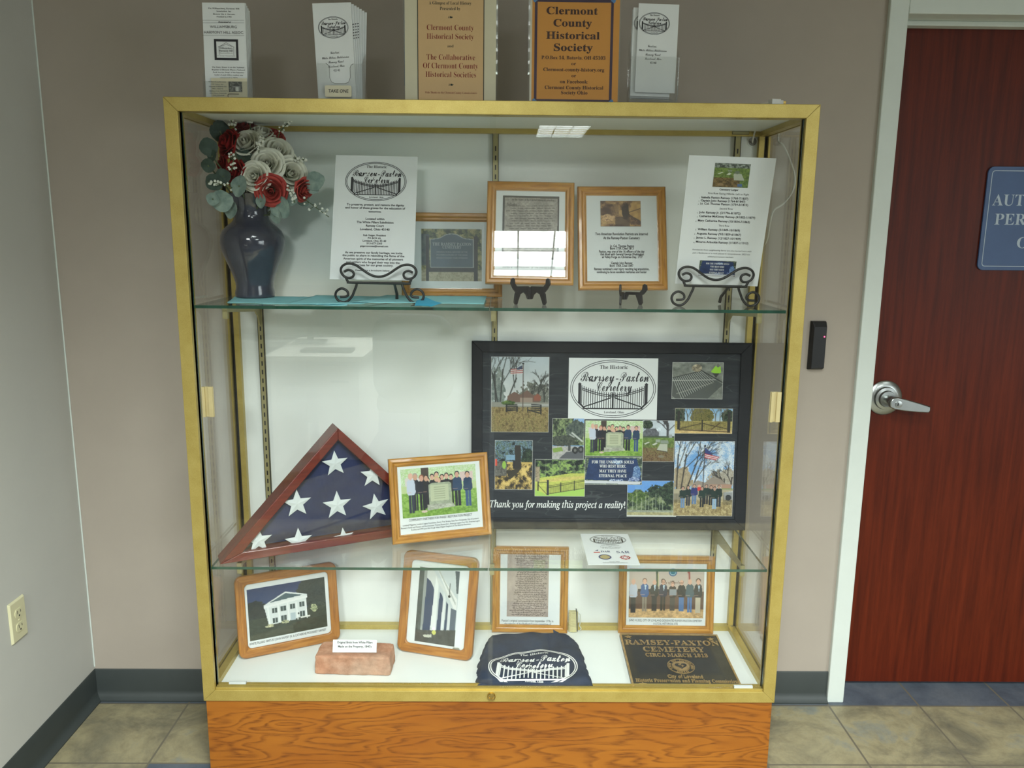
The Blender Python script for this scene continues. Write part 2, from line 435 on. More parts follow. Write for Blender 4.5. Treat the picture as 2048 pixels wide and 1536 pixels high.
GREENS = [(38, 58, 28), (62, 86, 40), (96, 120, 58), (140, 160, 84)]
DARKG = [(14, 24, 18), (30, 44, 32), (52, 70, 50), (92, 108, 80)]
LEAFY = [(92, 78, 48), (140, 118, 74), (176, 156, 104), (112, 104, 58)]
def pic_benches(w=134, h=180):
    c = Canvas(w, h, (190, 198, 200), 3); c.grad(0, 0, 1, .55, (176, 188, 194), (205, 208, 205)); c.tex(0, 0, 1, .5, .08, 5)
    c.blob(.78, .5, .3, .16, [(120, 122, 112), (92, 96, 86), (150, 152, 142)], 20, .8); c.blob(.1, .45, .14, .3, [(92, 104, 100), (120, 130, 124), (150, 158, 150)], 18, .9)
    for x, a, L in ((.08, 1.6, .42), (.16, 1.5, .45), (.26, 1.2, .36), (.12, 1.75, .4), (.8, 1.5, .2), (.92, 1.6, .2), (.7, 1.6, .16)): c.tree(x, .62, L, a, 3.2, (58, 60, 56))
    c.poly([(.28, .52), (.4, .46), (.5, .5), (.62, .44), (.72, .5), (.84, .52), (.84, .6), (.28, .6)], (112, 88, 76)); c.rect(.5, .54, .72, .6, (150, 132, 118)); c.poly([(.74, .52), (.8, .48), (.86, .52), (.86, .58), (.74, .58)], (138, 84, 66))
    c.rect(0, .6, 1, .68, (140, 140, 130)); c.blob(.3, .61, .12, .03, GREENS, 16); c.rect(.45, .62, 1, .645, (170, 170, 165))
    c.grad(0, .67, 1, 1, (150, 130, 84), (104, 98, 58)); c.tex(0, .66, 1, 1, .75, 34, LEAFY)
    for i in range(4): c.line(.26, .635 + i * .022, .45, .635 + i * .022, 2.2, (34, 36, 36))
    c.rect(.26, .63, .28, .73, (34, 36, 36)); c.rect(.44, .65, .46, .73, (34, 36, 36)); c.line(.26, .715, .46, .7, 2.2, (30, 30, 30))
    for i in range(4): c.line(.7, .628 + i * .024, .86, .635 + i * .024, 2.2, (36, 38, 38))
    c.line(.63, .7, .86, .745, 2.6, (30, 32, 32)); c.rect(.63, .66, .645, .74, (30, 32, 32)); c.rect(.85, .63, .87, .76, (30, 32, 32))
    c.line(.55, .09, .55, .72, 1.8, (78, 66, 58)); c.ell(.55, .09, .018, .01, (30, 30, 30))
    for i in range(6): c.line(.34, .17 + i * .012, .54, .155 + i * .013, 1.8, (168, 74, 70) if i % 2 == 0 else (214, 206, 200))
    c.poly([(.44, .15), (.54, .11), (.54, .165), (.44, .175)], (62, 70, 92)); return c.border()
def pic_panel(w=118, h=88):
    c = Canvas(w, h, (120, 124, 116), 4); c.tex(0, 0, 1, 1, .35, 10)
    c.poly([(0, .45), (.55, .25), (1, .6), (.7, 1), (.1, 1), (0, .9)], (84, 88, 84))
    for i in range(17):
        t = i / 16; c.line(.02 + .55 * t, .44 - .2 * t, .2 + .62 * t, .98 - .45 * t, 1.5, (176, 180, 172)); c.line(.035 + .55 * t, .44 - .2 * t, .215 + .62 * t, .98 - .45 * t, 1.2, (44, 48, 46))
    c.line(0, .5, .85, .47, 1.4, (190, 190, 182)); c.line(0, .43, .56, .24, 2, (50, 54, 52)); c.line(.56, .22, 1, .55, 2.4, (48, 52, 50)); c.line(.1, .85, .8, .55, 1.2, (160, 160, 150))
    c.ell(.48, .16, .1, .1, (150, 140, 118)); c.tex(.4, .05, .58, .26, .6, 20); c.poly([(.75, .26), (.84, .1), (.94, .12), (.95, .28), (.88, .32)], (150, 204, 62)); c.ell(.89, .09, .03, .05, (110, 112, 104)); c.poly([(.78, .3), (.92, .3), (.86, .42)], (60, 62, 58))
    return c.border()
def pic_gate(w=136, h=62):
    c = Canvas(w, h, (150, 190, 220), 5); c.grad(0, 0, 1, .6, (126, 172, 212), (190, 206, 214))
    c.blob(.47, .3, .2, .4, [(92, 86, 48), (124, 116, 62), (70, 76, 40)], 18); c.blob(.07, .25, .1, .5, DARKG, 16); c.blob(.92, .35, .12, .3, DARKG, 16)
    for x in (.14, .22, .3, .7, .78, .84): c.tree(x, .62, .4, 1.57, 2, (96, 92, 80))
    c.rect(0, .52, 1, .86, (176, 160, 86)); c.tex(0, .5, 1, .9, .5, 22, [(120, 108, 58), (178, 164, 92), (206, 190, 120)]); c.rect(0, .84, 1, 1, (206, 178, 120)); c.tex(0, .84, 1, 1, .2, 20)
    for i in range(44):
        x = .09 + .82 * i / 43; y = .5 + .05 * math.sin(math.pi * (x - .09) / .82); c.line(x, y, x, .86, .8, (50, 46, 36))
    c.rect(.045, .12, .085, .84, (46, 44, 40)); c.rect(.915, .15, .96, .95, (46, 44, 40)); c.rect(.46, .45, .485, .9, (40, 38, 34))
    c.line(.1, .8, .45, .6, 1.6, (52, 44, 34)); c.line(.5, .6, .9, .8, 1.6, (52, 44, 34)); c.line(.08, .85, .95, .92, 2, (60, 44, 30)); c.line(.64, .82, .78, .58, 2, (70, 52, 36)); return c.border((222, 216, 190))
def pic_shade(w=90, h=118):
    c = Canvas(w, h, (110, 140, 170), 6); c.tex(0, 0, 1, .5, .9, 12, [(20, 28, 22), (44, 54, 40), (130, 160, 190), (80, 96, 70)])
    c.rect(0, .42, 1, .52, (150, 160, 160)); c.blob(.86, .36, .16, .18, DARKG, 14); c.rect(.3, .3, .54, .4, (140, 180, 215), .7)
    c.rect(0, .44, 1, 1, (196, 168, 96)); c.tex(0, .48, 1, 1, 1, 9, [(48, 42, 30), (74, 64, 46), (198, 168, 92), (222, 194, 120)])
    c.rect(0, .42, .32, .72, (96, 94, 88)); c.tex(0, .4, .4, .8, .5, 22); c.poly([(.52, .1), (.68, .1), (.7, .58), (.54, .6)], (50, 46, 40)); c.poly([(.3, .62), (.7, .56), (.55, .7), (.4, .8)], (60, 54, 40))
    c.rect(0, .38, .07, .52, (206, 84, 66)); c.ell(.25, .5, .05, .08, (150, 190, 80)); c.rect(.48, .42, .53, .58, (40, 38, 40)); return c.border()
def pic_machine(w=76, h=98):
    c = Canvas(w, h, (120, 160, 205), 7); c.tex(0, 0, 1, .66, 1, 10, [(36, 44, 36), (70, 82, 62), (120, 136, 96), (150, 166, 112)]); c.blob(.85, .05, .2, .1, [(130, 170, 215), (160, 190, 225)], 8)
    c.blob(.75, .3, .3, .25, [(52, 62, 60), (80, 90, 84), (104, 114, 100)], 12); c.blob(.35, .55, .4, .14, [(46, 52, 48), (70, 76, 66), (90, 96, 80)], 16)
    c.rect(0, .68, 1, 1, (176, 174, 170)); c.tex(0, .68, 1, 1, .15, 20); c.poly([(0, .74), (.3, .7), (.35, .8), (.05, .84)], (130, 156, 76)); c.poly([(.2, 1), (.45, .82), (1, .78), (1, 1)], (92, 94, 98))
    c.line(.62, .36, .94, .56, 4, (190, 194, 188)); c.line(.55, .4, .68, .46, 3, (170, 174, 168)); c.ell(.72, .78, .1, .085, (44, 46, 46)); c.ell(.9, .76, .1, .085, (52, 54, 54)); c.ell(.72, .78, .04, .035, (110, 110, 106)); c.ell(.9, .76, .04, .035, (110, 110, 106)); c.rect(.5, .66, .58, .8, (70, 72, 72)); return c.border()
def pic_group(w=160, h=102):
    c = Canvas(w, h, (205, 222, 190), 8); c.tex(0, 0, 1, .4, .9, 14, [(214, 232, 200), (150, 190, 110), (226, 226, 216), (176, 208, 140)]); c.rect(.06, .2, .3, .36, (214, 206, 204)); c.rect(.78, .15, .95, .34, (216, 190, 184))
    c.rect(.27, 0, .37, .35, (74, 64, 58)); c.rect(0, .36, 1, .6, (190, 206, 150)); c.grad(0, .5, 1, 1, (150, 190, 90), (112, 150, 52)); c.tex(0, .5, 1, 1, .5, 26, [(88, 128, 40), (130, 170, 70), (170, 200, 110)])
    for x, y in ((.41, .14), (.47, .1), (.54, .16), (.6, .14), (.66, .17), (.35, .2), (.5, .22)):
        c.person(x, y, .82, (42, 42, 46), (34, 34, 38), .045, (214, 170, 148), (36, 36, 44), False)
    c.person(.19, .1, .86, (44, 46, 56), (42, 44, 50), .05, hair=(170, 160, 150)); c.person(.13, .08, .9, (196, 204, 220), (52, 56, 70), .062, (222, 176, 156), None)
    c.person(.27, .14, .86, (36, 38, 48), (30, 32, 38), .06, (210, 160, 140), (150, 92, 70)); c.person(.33, .15, .84, (40, 40, 44), (30, 30, 34), .05, hair=(60, 50, 46))
    c.person(.74, .12, .84, (44, 66, 96), (34, 36, 44), .07, (205, 158, 138), (32, 34, 46)); c.person(.88, .14, .86, (40, 62, 92), (58, 84, 128), .068, (212, 164, 142), (32, 34, 46))
    c.ell(.47, .25, .035, .06, (206, 180, 130)); c.ell(.47, .27, .025, .045, (216, 170, 150))
    c.poly([(.36, .36), (.4, .33), (.63, .33), (.66, .36), (.66, .76), (.36, .76)], (160, 168, 144)); c.tex(.36, .33, .66, .76, .15, 30); c.poly([(.38, .37), (.62, .37), (.62, .7), (.38, .7)], (188, 194, 162))
    for i in range(6): c.line(.43, .42 + i * .045, .57, .42 + i * .045, 1, (128, 134, 112))
    c.poly([(.33, .76), (.67, .76), (.7, .84), (.33, .88)], (170, 172, 156)); c.tex(.3, .76, .7, .9, .3, 30); c.ell(.29, .89, .04, .025, (214, 190, 176)); return c.border((230, 236, 220))
def pic_graves(w=74, h=100):
    c = Canvas(w, h, (196, 206, 214), 9); c.tex(0, 0, 1, .3, .12, 6); c.blob(.15, .1, .18, .1, DARKG, 14); c.poly([(0, .3), (.12, .2), (.4, .2), (.52, .3), (.52, .42), (0, .42)], (96, 98, 104)); c.tex(0, .18, .55, .42, .35, 22)
    c.tree(.78, .42, .3, 1.57, 5, (58, 56, 56)); c.tree(.78, .25, .2, 2.3, 2, (70, 68, 68)); c.tree(.8, .25, .2, .8, 2, (70, 68, 68)); c.rect(0, .38, 1, .44, (70, 84, 64)); c.rect(.82, .34, .92, .42, (160, 164, 166))
    c.grad(0, .42, 1, 1, (118, 148, 72), (110, 84, 56)); c.tex(0, .43, 1, .72, .4, 26, GREENS); c.tex(0, .66, 1, 1, .7, 26, [(84, 60, 42), (120, 92, 64), (150, 122, 88), (104, 100, 60)])
    c.poly([(.05, .57), (.2, .52), (.25, .53), (.1, .58)], (206, 208, 196)); c.poly([(.3, .59), (.42, .54), (.5, .55), (.38, .6)], (200, 202, 190)); c.rect(.42, .46, .56, .53, (156, 164, 150)); c.poly([(.57, .48), (.8, .48), (.82, .56), (.56, .56)], (140, 150, 136))
    c.poly([(.55, .57), (.78, .57), (.78, .75), (.46, .71)], (184, 188, 172)); c.line(.46, .72, .78, .76, 2, (80, 74, 60)); c.ell(.6, .87, .1, .03, (130, 124, 104)); return c.border()
def pic_marker(w=134, h=66, glare=True):
    c = Canvas(w, h, (110, 122, 104), 10); c.tex(0, 0, 1, 1, .6, 20, DARKG + [(170, 180, 150)]); c.poly([(.08, .04), (.9, .06), (.99, .86), (.01, .82)], (36, 56, 96)); c.tex(0, .02, 1, .9, .25, 7)
    if glare:
        c.blob(.9, .55, .07, .25, [(120, 156, 200), (70, 100, 150), (150, 180, 210)], 8); c.blob(.56, .18, .08, .08, [(160, 190, 220), (60, 90, 140)], 22, .9); c.blob(.55, .84, .12, .05, [(200, 214, 230), (60, 80, 130)], 24, .9); c.blob(.86, .8, .1, .08, [(60, 80, 140), (170, 186, 214)], 24, .9)
    c.poly([(.0, .84), (.99, .88), (.96, .97), (.01, .95)], (206, 208, 212)); return c.border()
def pic_fence(w=120, h=88):
    c = Canvas(w, h, (90, 110, 70), 11); c.tex(0, 0, 1, .5, 1, 12, DARKG + [(110, 140, 70), (150, 178, 96)])
    for x in (.1, .22, .35, .5, .62, .78): c.line(x, .1, x, .48, 1.2, (150, 156, 130), .6)
    c.poly([(0, .52), (.3, .46), (.7, .38), (1, .38), (1, 1), (0, 1)], (190, 196, 96)); c.poly([(0, .6), (.5, .48), (1, .44), (1, .52), (.4, .6)], (206, 192, 110)); c.tex(0, .4, 1, 1, .14, 20); c.poly([(.24, .95), (1, .78), (1, 1), (0, 1), (0, .8)], (166, 204, 96)); c.rect(.02, .2, .1, .6, (150, 136, 112)); c.tex(.02, .2, .1, .6, .4, 30)
    for i in range(36):
        x = .29 + .7 * i / 35; c.line(x, .74 - .16 * (x - .28), x, .92 - .22 * (x - .28), .7, (70, 80, 56), .8)
    c.line(.28, .76, 1, .58, 1.2, (44, 48, 40)); c.line(.28, .72, 1, .55, 1, (44, 48, 40)); c.line(.28, .93, 1, .77, 1.2, (44, 48, 40)); c.rect(.245, .56, .285, .97, (44, 46, 52))
    for x, a, b in ((.52, .63, .87), (.79, .58, .83)): c.line(x, a, x, b, 2, (40, 44, 44))
    c.line(.08, .62, .25, .62, 1.2, (60, 60, 50)); c.line(.08, .7, .25, .95, 1.2, (60, 60, 50)); c.rect(.06, .6, .085, .85, (60, 54, 46)); return c.border()
def pic_woods(w=114, h=88):
    c = Canvas(w, h, (96, 150, 216), 12); c.grad(0, 0, 1, .4, (84, 140, 212), (140, 184, 226)); c.tex(0, .25, 1, .84, 1, 12, [(28, 40, 34), (56, 74, 50), (100, 116, 78), (140, 150, 110)]); c.blob(.5, .1, .35, .2, [(96, 150, 216), (110, 160, 220)], 6, .5); c.blob(.86, .35, .16, .34, DARKG, 14); c.blob(.62, .3, .22, .16, DARKG, 16, .7); c.blob(.2, .45, .2, .16, GREENS, 16, .7); c.blob(.06, .2, .1, .14, [(100, 150, 216)], 6)
    for x in (.12, .2, .3, .38, .44, .52, .58, .66, .72): c.line(x, .35 + .2 * c.r.rand(), x, .84, 1.3, (172, 180, 160), .8)
    c.rect(0, .82, 1, .9, (150, 156, 136)); c.rect(0, .88, 1, .97, (170, 164, 120)); c.rect(0, .95, 1, 1, (206, 208, 200)); c.tex(0, .8, 1, .96, .25, 24); return c.border()
def pic_crowd(w=134, h=180):
    c = Canvas(w, h, (150, 186, 220), 13); c.tex(0, 0, 1, .55, 1, 6, [(110, 160, 214), (206, 218, 226), (226, 230, 232), (140, 178, 216)]); c.blob(.12, .5, .2, .16, [(176, 160, 130), (150, 136, 110)], 16, .8); c.blob(.85, .5, .25, .12, [(186, 180, 168), (160, 152, 136)], 20, .9)
    for x, a, L in ((.05, 1.55, .5), (.12, 1.45, .5), (.2, 1.25, .42), (.3, 1.3, .3), (.85, 1.6, .18), (.95, 1.5, .2)): c.tree(x, .68, L, a, 3, (56, 52, 48))
    c.poly([(.3, .58), (.4, .52), (.52, .55), (.64, .48), (.78, .5), (.86, .56), (.97, .58), (.97, .62), (.3, .64)], (150, 138, 126)); c.rect(.6, .575, .96, .625, (176, 140, 120)); c.rect(.72, .585, .8, .625, (196, 186, 172)); c.rect(.8, .63, 1, .655, (120, 150, 84)); c.rect(0, .64, 1, .82, (176, 166, 140))
    c.rect(0, .8, 1, 1, (190, 172, 130)); c.tex(0, .78, 1, 1, .6, 34, LEAFY + [(210, 192, 146)]); c.poly([(.84, .68), (1, .66), (1, .78), (.86, .78)], (196, 200, 202)); c.ell(.92, .75, .05, .04, (56, 60, 64))
    for i in range(14): c.line(i * .012, .7, i * .012, .82, .7, (50, 48, 44), .7); c.line(.84 + i * .012, .68, .84 + i * .012, .84, .7, (50, 48, 44), .7)
    c.line(.505, .07, .49, .62, 1.8, (64, 60, 60)); c.ell(.505, .065, .018, .013, (24, 24, 26)); c.poly([(.51, .09), (.62, .16), (.6, .19), (.51, .165)], (52, 66, 120))
    for i in range(5): c.line(.51, .17 + i * .012, .74 - i * .012, .215 + i * .008, 2, (190, 56, 66) if i % 2 == 0 else (230, 226, 226))
    c.ell(.43, .6, .03, .02, (210, 160, 140)); c.rect(.4, .61, .46, .66, (206, 60, 58))
    for x, y0, y1, ct, lg in ((.25, .59, .86, (34, 50, 46), (44, 48, 60)), (.35, .57, .84, (48, 54, 110), (96, 124, 160)), (.16, .6, .89, (36, 54, 48), (110, 140, 176)), (.55, .57, .84, (38, 56, 50), (40, 42, 46)), (.63, .585, .85, (34, 50, 46), (42, 46, 50)), (.48, .6, .88, (36, 56, 50), (38, 42, 44)), (.76, .575, .87, (36, 52, 48), (50, 56, 66)), (.69, .6, .9, (36, 54, 48), (150, 180, 206))): c.person(x, y0, y1, ct, lg, .065, (190, 150, 130), (52, 50, 52))
    return c.border()
def pic_document(w=130, h=150, seed=20, base=(150, 144, 134), dark=True):
    c = Canvas(w, h, (60, 58, 54) if dark else (214, 222, 226), seed)
    c.poly([(.04, .03), (.97, .04), (.96, .96), (.03, .97)], base); c.tex(.03, .03, .97, .97, .16, 8); c.tex(.03, .03, .97, .97, .18, 40)
    return c.border((60, 58, 54)) if dark else c
def pic_script(w=92, h=150):
    c = Canvas(w, h, (172, 156, 146), 21); c.tex(0, 0, 1, 1, .14, 6); c.line(.33, 0, .33, .62, 1, (110, 100, 96), .6); c.line(.66, 0, .66, .62, 1, (110, 100, 96), .6)
    for i in range(29):
        y = .03 + i * .0335; x = .06 + .1 * c.r.rand() + (.1 if i < 24 else 0); e = .84 + .12 * c.r.rand()
        while x < e:
            L = .02 + .07 * c.r.rand(); px, py = x, y
            for k in range(5):
                nx = x + L * (k + 1) / 5; ny = y + (c.r.rand() - .5) * .022; c.line(px, py, nx, ny, .9, (74, 62, 60), .85); px, py = nx, ny
            x += L + .016
    return c
def pic_eagle(w=96, h=62):
    c = Canvas(w, h, (120, 92, 70), 22); c.tex(0, 0, 1, 1, .9, 5, [(72, 48, 38), (120, 84, 60), (178, 136, 84), (206, 168, 110)]); c.poly([(.8, .0), (1, 0), (1, .8), (.7, .5)], (206, 164, 96), .7)
    for i in range(14): c.line(.02, .3 + i * .02, .45, .1 + i * .035, 1, (70, 46, 40), .8)
    c.blob(.2, .66, .16, .14, [(190, 150, 110), (220, 180, 130), (120, 84, 60)], 12); c.blob(.62, .4, .09, .3, [(46, 34, 30), (66, 48, 40)], 10); c.rect(.36, .62, .72, 1, (70, 52, 44), .7); c.line(.7, .45, .98, .3, 1.6, (70, 50, 40)); c.line(.7, .55, .95, .75, 1.4, (70, 50, 40)); return c.border((80, 62, 50))
def pic_signboard(w=124, h=106):
    c = Canvas(w, h, (96, 108, 90), 23); c.tex(0, 0, 1, 1, .9, 14, [(52, 64, 54), (96, 104, 74), (150, 146, 96), (176, 164, 120)]); c.rect(0, .78, 1, 1, (170, 162, 138)); c.tex(0, .76, 1, 1, .5, 26, [(120, 116, 92), (176, 168, 140), (196, 190, 166)]); c.rect(0, .1, .14, .7, (70, 84, 104), .7)
    c.rect(.08, .14, .13, 1, (58, 62, 66)); c.rect(.86, .14, .93, 1, (58, 62, 66)); c.rect(.1, .74, .9, .82, (54, 60, 64))
    pts = [(.15, .2), (.3, .18), (.4, .11), (.5, .09), (.6, .11), (.7, .18), (.86, .2), (.86, .74), (.15, .74)]
    c.poly(pts, (170, 176, 172)); c.poly([(.5 + (x - .5) * .965, .44 + (y - .44) * .955) for x, y in pts], (84, 100, 112)); c.tex(.15, .1, .86, .74, .12, 5)
    return c.border()
def pic_mansion(w=140, h=104):
    c = Canvas(w, h, (44, 60, 96), 24); c.grad(0, 0, 1, .6, (36, 52, 92), (60, 78, 112)); c.blob(.1, .5, .16, .25, [(20, 28, 32), (34, 44, 44), (28, 36, 36)], 14); c.blob(.86, .25, .22, .34, [(26, 36, 36), (44, 54, 50), (34, 44, 42)], 14); c.rect(0, .6, 1, 1, (48, 58, 48)); c.tex(0, .58, 1, 1, .3, 24); c.blob(.88, .56, .14, .1, [(60, 70, 60), (40, 50, 44)], 16)
    c.poly([(.2, .36), (.74, .3), (.74, .7), (.25, .76)], (216, 222, 220)); c.poly([(.2, .36), (.48, .16), (.76, .28), (.74, .34), (.22, .4)], (222, 226, 224)); c.poly([(.27, .33), (.48, .19), (.7, .28)], (70, 92, 100)); c.poly([(.2, .38), (.76, .31), (.76, .35), (.2, .42)], (232, 234, 232))
    for i, x in enumerate((.3, .41, .53, .65)):
        y = .44 - .01 * i; c.rect(x, y, x + .065, y + .1, (58, 74, 74)); c.line(x + .032, y, x + .032, y + .1, 1, (190, 200, 200))
        if i != 2: c.rect(x, y + .19, x + .065, y + .29, (58, 74, 74)); c.line(x + .032, y + .19, x + .032, y + .29, 1, (190, 200, 200))
    c.rect(.53, .6, .59, .74, (176, 190, 196)); c.ell(.63, .63, .015, .02, (40, 50, 50))
    for x in (.25, .38, .5, .61, .73): c.line(x, .4, x + .01, .74, 2, (236, 238, 236))
    c.blob(.84, .58, .05, .08, [(216, 214, 170), (150, 160, 120), (60, 70, 56)], 24, .9); c.blob(.26, .77, .05, .03, [(200, 196, 160), (110, 120, 90)], 24, .9); c.blob(.46, .75, .05, .03, [(190, 190, 150), (90, 100, 80)], 24, .9); c.rect(.66, .7, .78, .73, (220, 222, 214)); return c
def pic_columns(w=96, h=150):
    c = Canvas(w, h, (196, 204, 204), 25); c.rect(0, 0, .12, 1, (76, 84, 82)); c.tex(0, 0, .14, .85, .2, 10); c.rect(.12, .0, .2, .9, (150, 156, 152)); c.poly([(.2, 0), (.3, 0), (.95, .45), (.95, .5), (.42, .15), (.42, .9), (.2, .9)], (206, 210, 206))
    c.poly([(.2, .14), (.3, .18), (.38, .26), (.4, .3), (.4, .84), (.18, .84)], (54, 70, 98)); c.poly([(.42, .1), (.5, .22), (.5, .88), (.36, .9)], (226, 230, 226))
    c.poly([(.54, .3), (.6, .34), (.64, .4), (.62, .82), (.52, .84)], (56, 72, 98)); c.poly([(.64, .3), (.7, .38), (.69, .82), (.62, .84)], (220, 224, 222)); c.poly([(.72, .42), (.77, .46), (.77, .8), (.71, .8)], (60, 76, 98)); c.poly([(.78, .44), (.83, .5), (.83, .8), (.78, .8)], (210, 214, 214)); c.poly([(.84, .5), (.98, .52), (.98, .8), (.84, .8)], (88, 100, 112))
    c.poly([(.44, 0), (.98, .38), (.98, .52), (.9, .5)], (226, 228, 224)); c.poly([(.5, .02), (.95, .42), (.95, .46), (.46, .02)], (180, 186, 180)); c.poly([(.88, 0), (1, 0), (1, .3), (.95, .3), (.9, .06)], (80, 92, 98)); c.line(.78, .18, .78, .34, 1.2, (40, 44, 44)); c.ell(.78, .35, .03, .02, (40, 44, 44))
    c.poly([(0, .84), (.2, .84), (1, .78), (1, 1), (0, 1)], (74, 76, 72)); c.tex(0, .78, 1, 1, .2, 20); c.ell(.47, .85, .05, .03, (206, 206, 110)); c.poly([(.2, .9), (.42, .88), (.42, .92), (.24, .93)], (196, 196, 180)); return c
def pic_council(w=150, h=100):
    c = Canvas(w, h, (186, 172, 162), 26); c.grad(0, 0, 1, .5, (196, 182, 172), (184, 168, 156)); c.rect(0, .46, 1, .84, (96, 72, 62)); c.rect(.12, .42, .9, .48, (48, 42, 44)); c.tex(0, .46, 1, .84, .15, 8); c.rect(0, .82, 1, 1, (196, 160, 112)); c.tex(0, .82, 1, 1, .3, 26)
    c.ell(.58, .08, .055, .08, (40, 84, 130)); c.ell(.58, .08, .042, .06, (150, 186, 200)); c.ell(.58, .08, .032, .045, (44, 110, 130))
    c.line(.37, .06, .38, .4, 4, (40, 64, 48)); c.line(.385, .1, .39, .36, 1.5, (190, 180, 130)); c.line(.79, .06, .8, .36, 5, (150, 70, 64)); c.line(.78, .1, .79, .34, 1.4, (214, 200, 190))
    for x, y0, y1, ct, lg, hr in ((.06, .2, .9, (186, 192, 206), (42, 42, 46), (196, 176, 160)), (.21, .2, .87, (52, 88, 140), (136, 126, 112), (120, 96, 80)), (.34, .22, .86, (38, 40, 46), (40, 40, 46), None), (.455, .21, .85, (40, 44, 66), (36, 36, 40), (70, 50, 42)), (.58, .25, .85, (56, 48, 48), (72, 68, 66), (92, 80, 72)), (.7, .22, .86, (38, 38, 42), (76, 112, 160), None), (.81, .2, .88, (66, 88, 98), (80, 116, 164), None), (.92, .19, .89, (40, 42, 50), (186, 176, 156), (66, 52, 46))):
        c.person(x, y0, y1, ct, lg, .06, (214, 168, 146), hr)
    for x in (.345, .465, .22, .93): c.poly([(x - .014, .34), (x + .014, .34), (x, .46)], (186, 206, 220))
    c.rect(.54, .42, .63, .54, (140, 146, 152)); return c
def pic_cottage(w=40, h=30):
    c = Canvas(w, h, (120, 122, 112), 27); c.tex(0, 0, 1, 1, .8, 12, [(40, 42, 38), (90, 92, 84), (150, 152, 144)]); c.poly([(.3, .4), (.55, .15), (.85, .4), (.85, .85), (.3, .85)], (150, 152, 146)); c.poly([(.28, .42), (.55, .12), (.88, .42)], (70, 72, 68)); c.rect(.52, .5, .72, .9, (214, 216, 208)); c.rect(.34, .55, .44, .85, (60, 62, 58)); return c.border((40, 42, 38))
def pic_ledger_graves(w=92, h=62):
    c = Canvas(w, h, (110, 134, 70), 28); c.rect(0, 0, 1, .2, (150, 160, 150)); c.tex(0, 0, 1, .22, .8, 16, [(40, 46, 40), (90, 98, 88), (170, 178, 166)]); c.grad(0, .2, 1, .7, (126, 150, 76), (112, 128, 62)); c.tex(0, .2, 1, 1, .4, 24, GREENS); c.tex(0, .6, .75, 1, .8, 20, [(80, 58, 40), (120, 88, 58), (150, 116, 78)])
    c.poly([(.1, .45), (.22, .37), (.27, .38), (.14, .46)], (206, 210, 190)); c.poly([(.36, .48), (.42, .39), (.5, .4), (.45, .48)], (200, 204, 184)); c.rect(.38, .28, .5, .34, (140, 150, 132)); c.poly([(.55, .42), (.77, .42), (.88, .7), (.58, .7)], (180, 186, 168)); c.ell(.65, .37, .08, .06, (110, 122, 104)); c.poly([(.7, .84), (.82, .84), (.84, .95), (.7, .95)], (84, 110, 150)); c.ell(.22, .88, .08, .06, (150, 126, 90)); return c.border((60, 66, 50))
# ------------------------------------------------------------------ materials
M_WALL = plain('wall_paint_tan', (169, 159, 147), .75, var=.025, vscale=6, bump=.04, bscale=220)
M_WALLL = plain('wall_paint_grey', (192, 192, 186), .75, var=.02, vscale=6, bump=.04, bscale=220)
M_CEIL = plain('ceiling_tile', (214, 214, 206), .9, var=.04, vscale=60)
M_TRIM = plain('white_trim_paint', (214, 222, 216), .45, var=.02)
M_BASE = plain('rubber_baseboard', (54, 60, 59), .5, var=.06)
M_WHITE = plain('white_laminate', (236, 240, 234), .4, var=.012, vscale=4)
M_BLACK = plain('black_plastic', (24, 24, 25), .4, var=.1)
M_IRON = plain('black_iron', (26, 28, 27), .45, spec=.5, var=.15, bump=.1, bscale=300)
M_STEEL = plain('satin_steel', (170, 174, 172), .3, metal=1, var=.05)
M_BRASS = plain('brass', (190, 160, 90), .25, metal=1, var=.08)
M_DARK = plain('dark_gasket', (38, 34, 22), .6, var=.1)
M_CLEAR = glass('clear_glass', (.993, .998, .995), .03)
M_THIN = glass('picture_glass', (.992, .997, .994), .022)
M_ACRYL = glass('clear_acrylic', (.96, .965, .96), .05)
M_FILM = glass('shrink_wrap_film', (.99, .992, .992), .02)
M_GEDGE = plain('green_glass_edge', (34, 74, 60), .15, spec=.6, var=.25, vscale=40)
M_PAPER = plain('white_paper', (226, 230, 229), .6, var=.012)
M_PAPERY = plain('cream_paper', (214, 208, 180), .6, var=.02)
M_INK = plain('black_ink', (34, 34, 38), .6, var=.1)
M_INKG = plain('grey_ink', (110, 112, 112), .6, var=.1)
M_INKW = plain('white_ink', (232, 234, 230), .6, var=.02)
M_CORD = plain('white_cord', (214, 214, 206), .4, var=.03)
M_OUTLET = plain('ivory_plastic', (208, 204, 168), .35, var=.02)

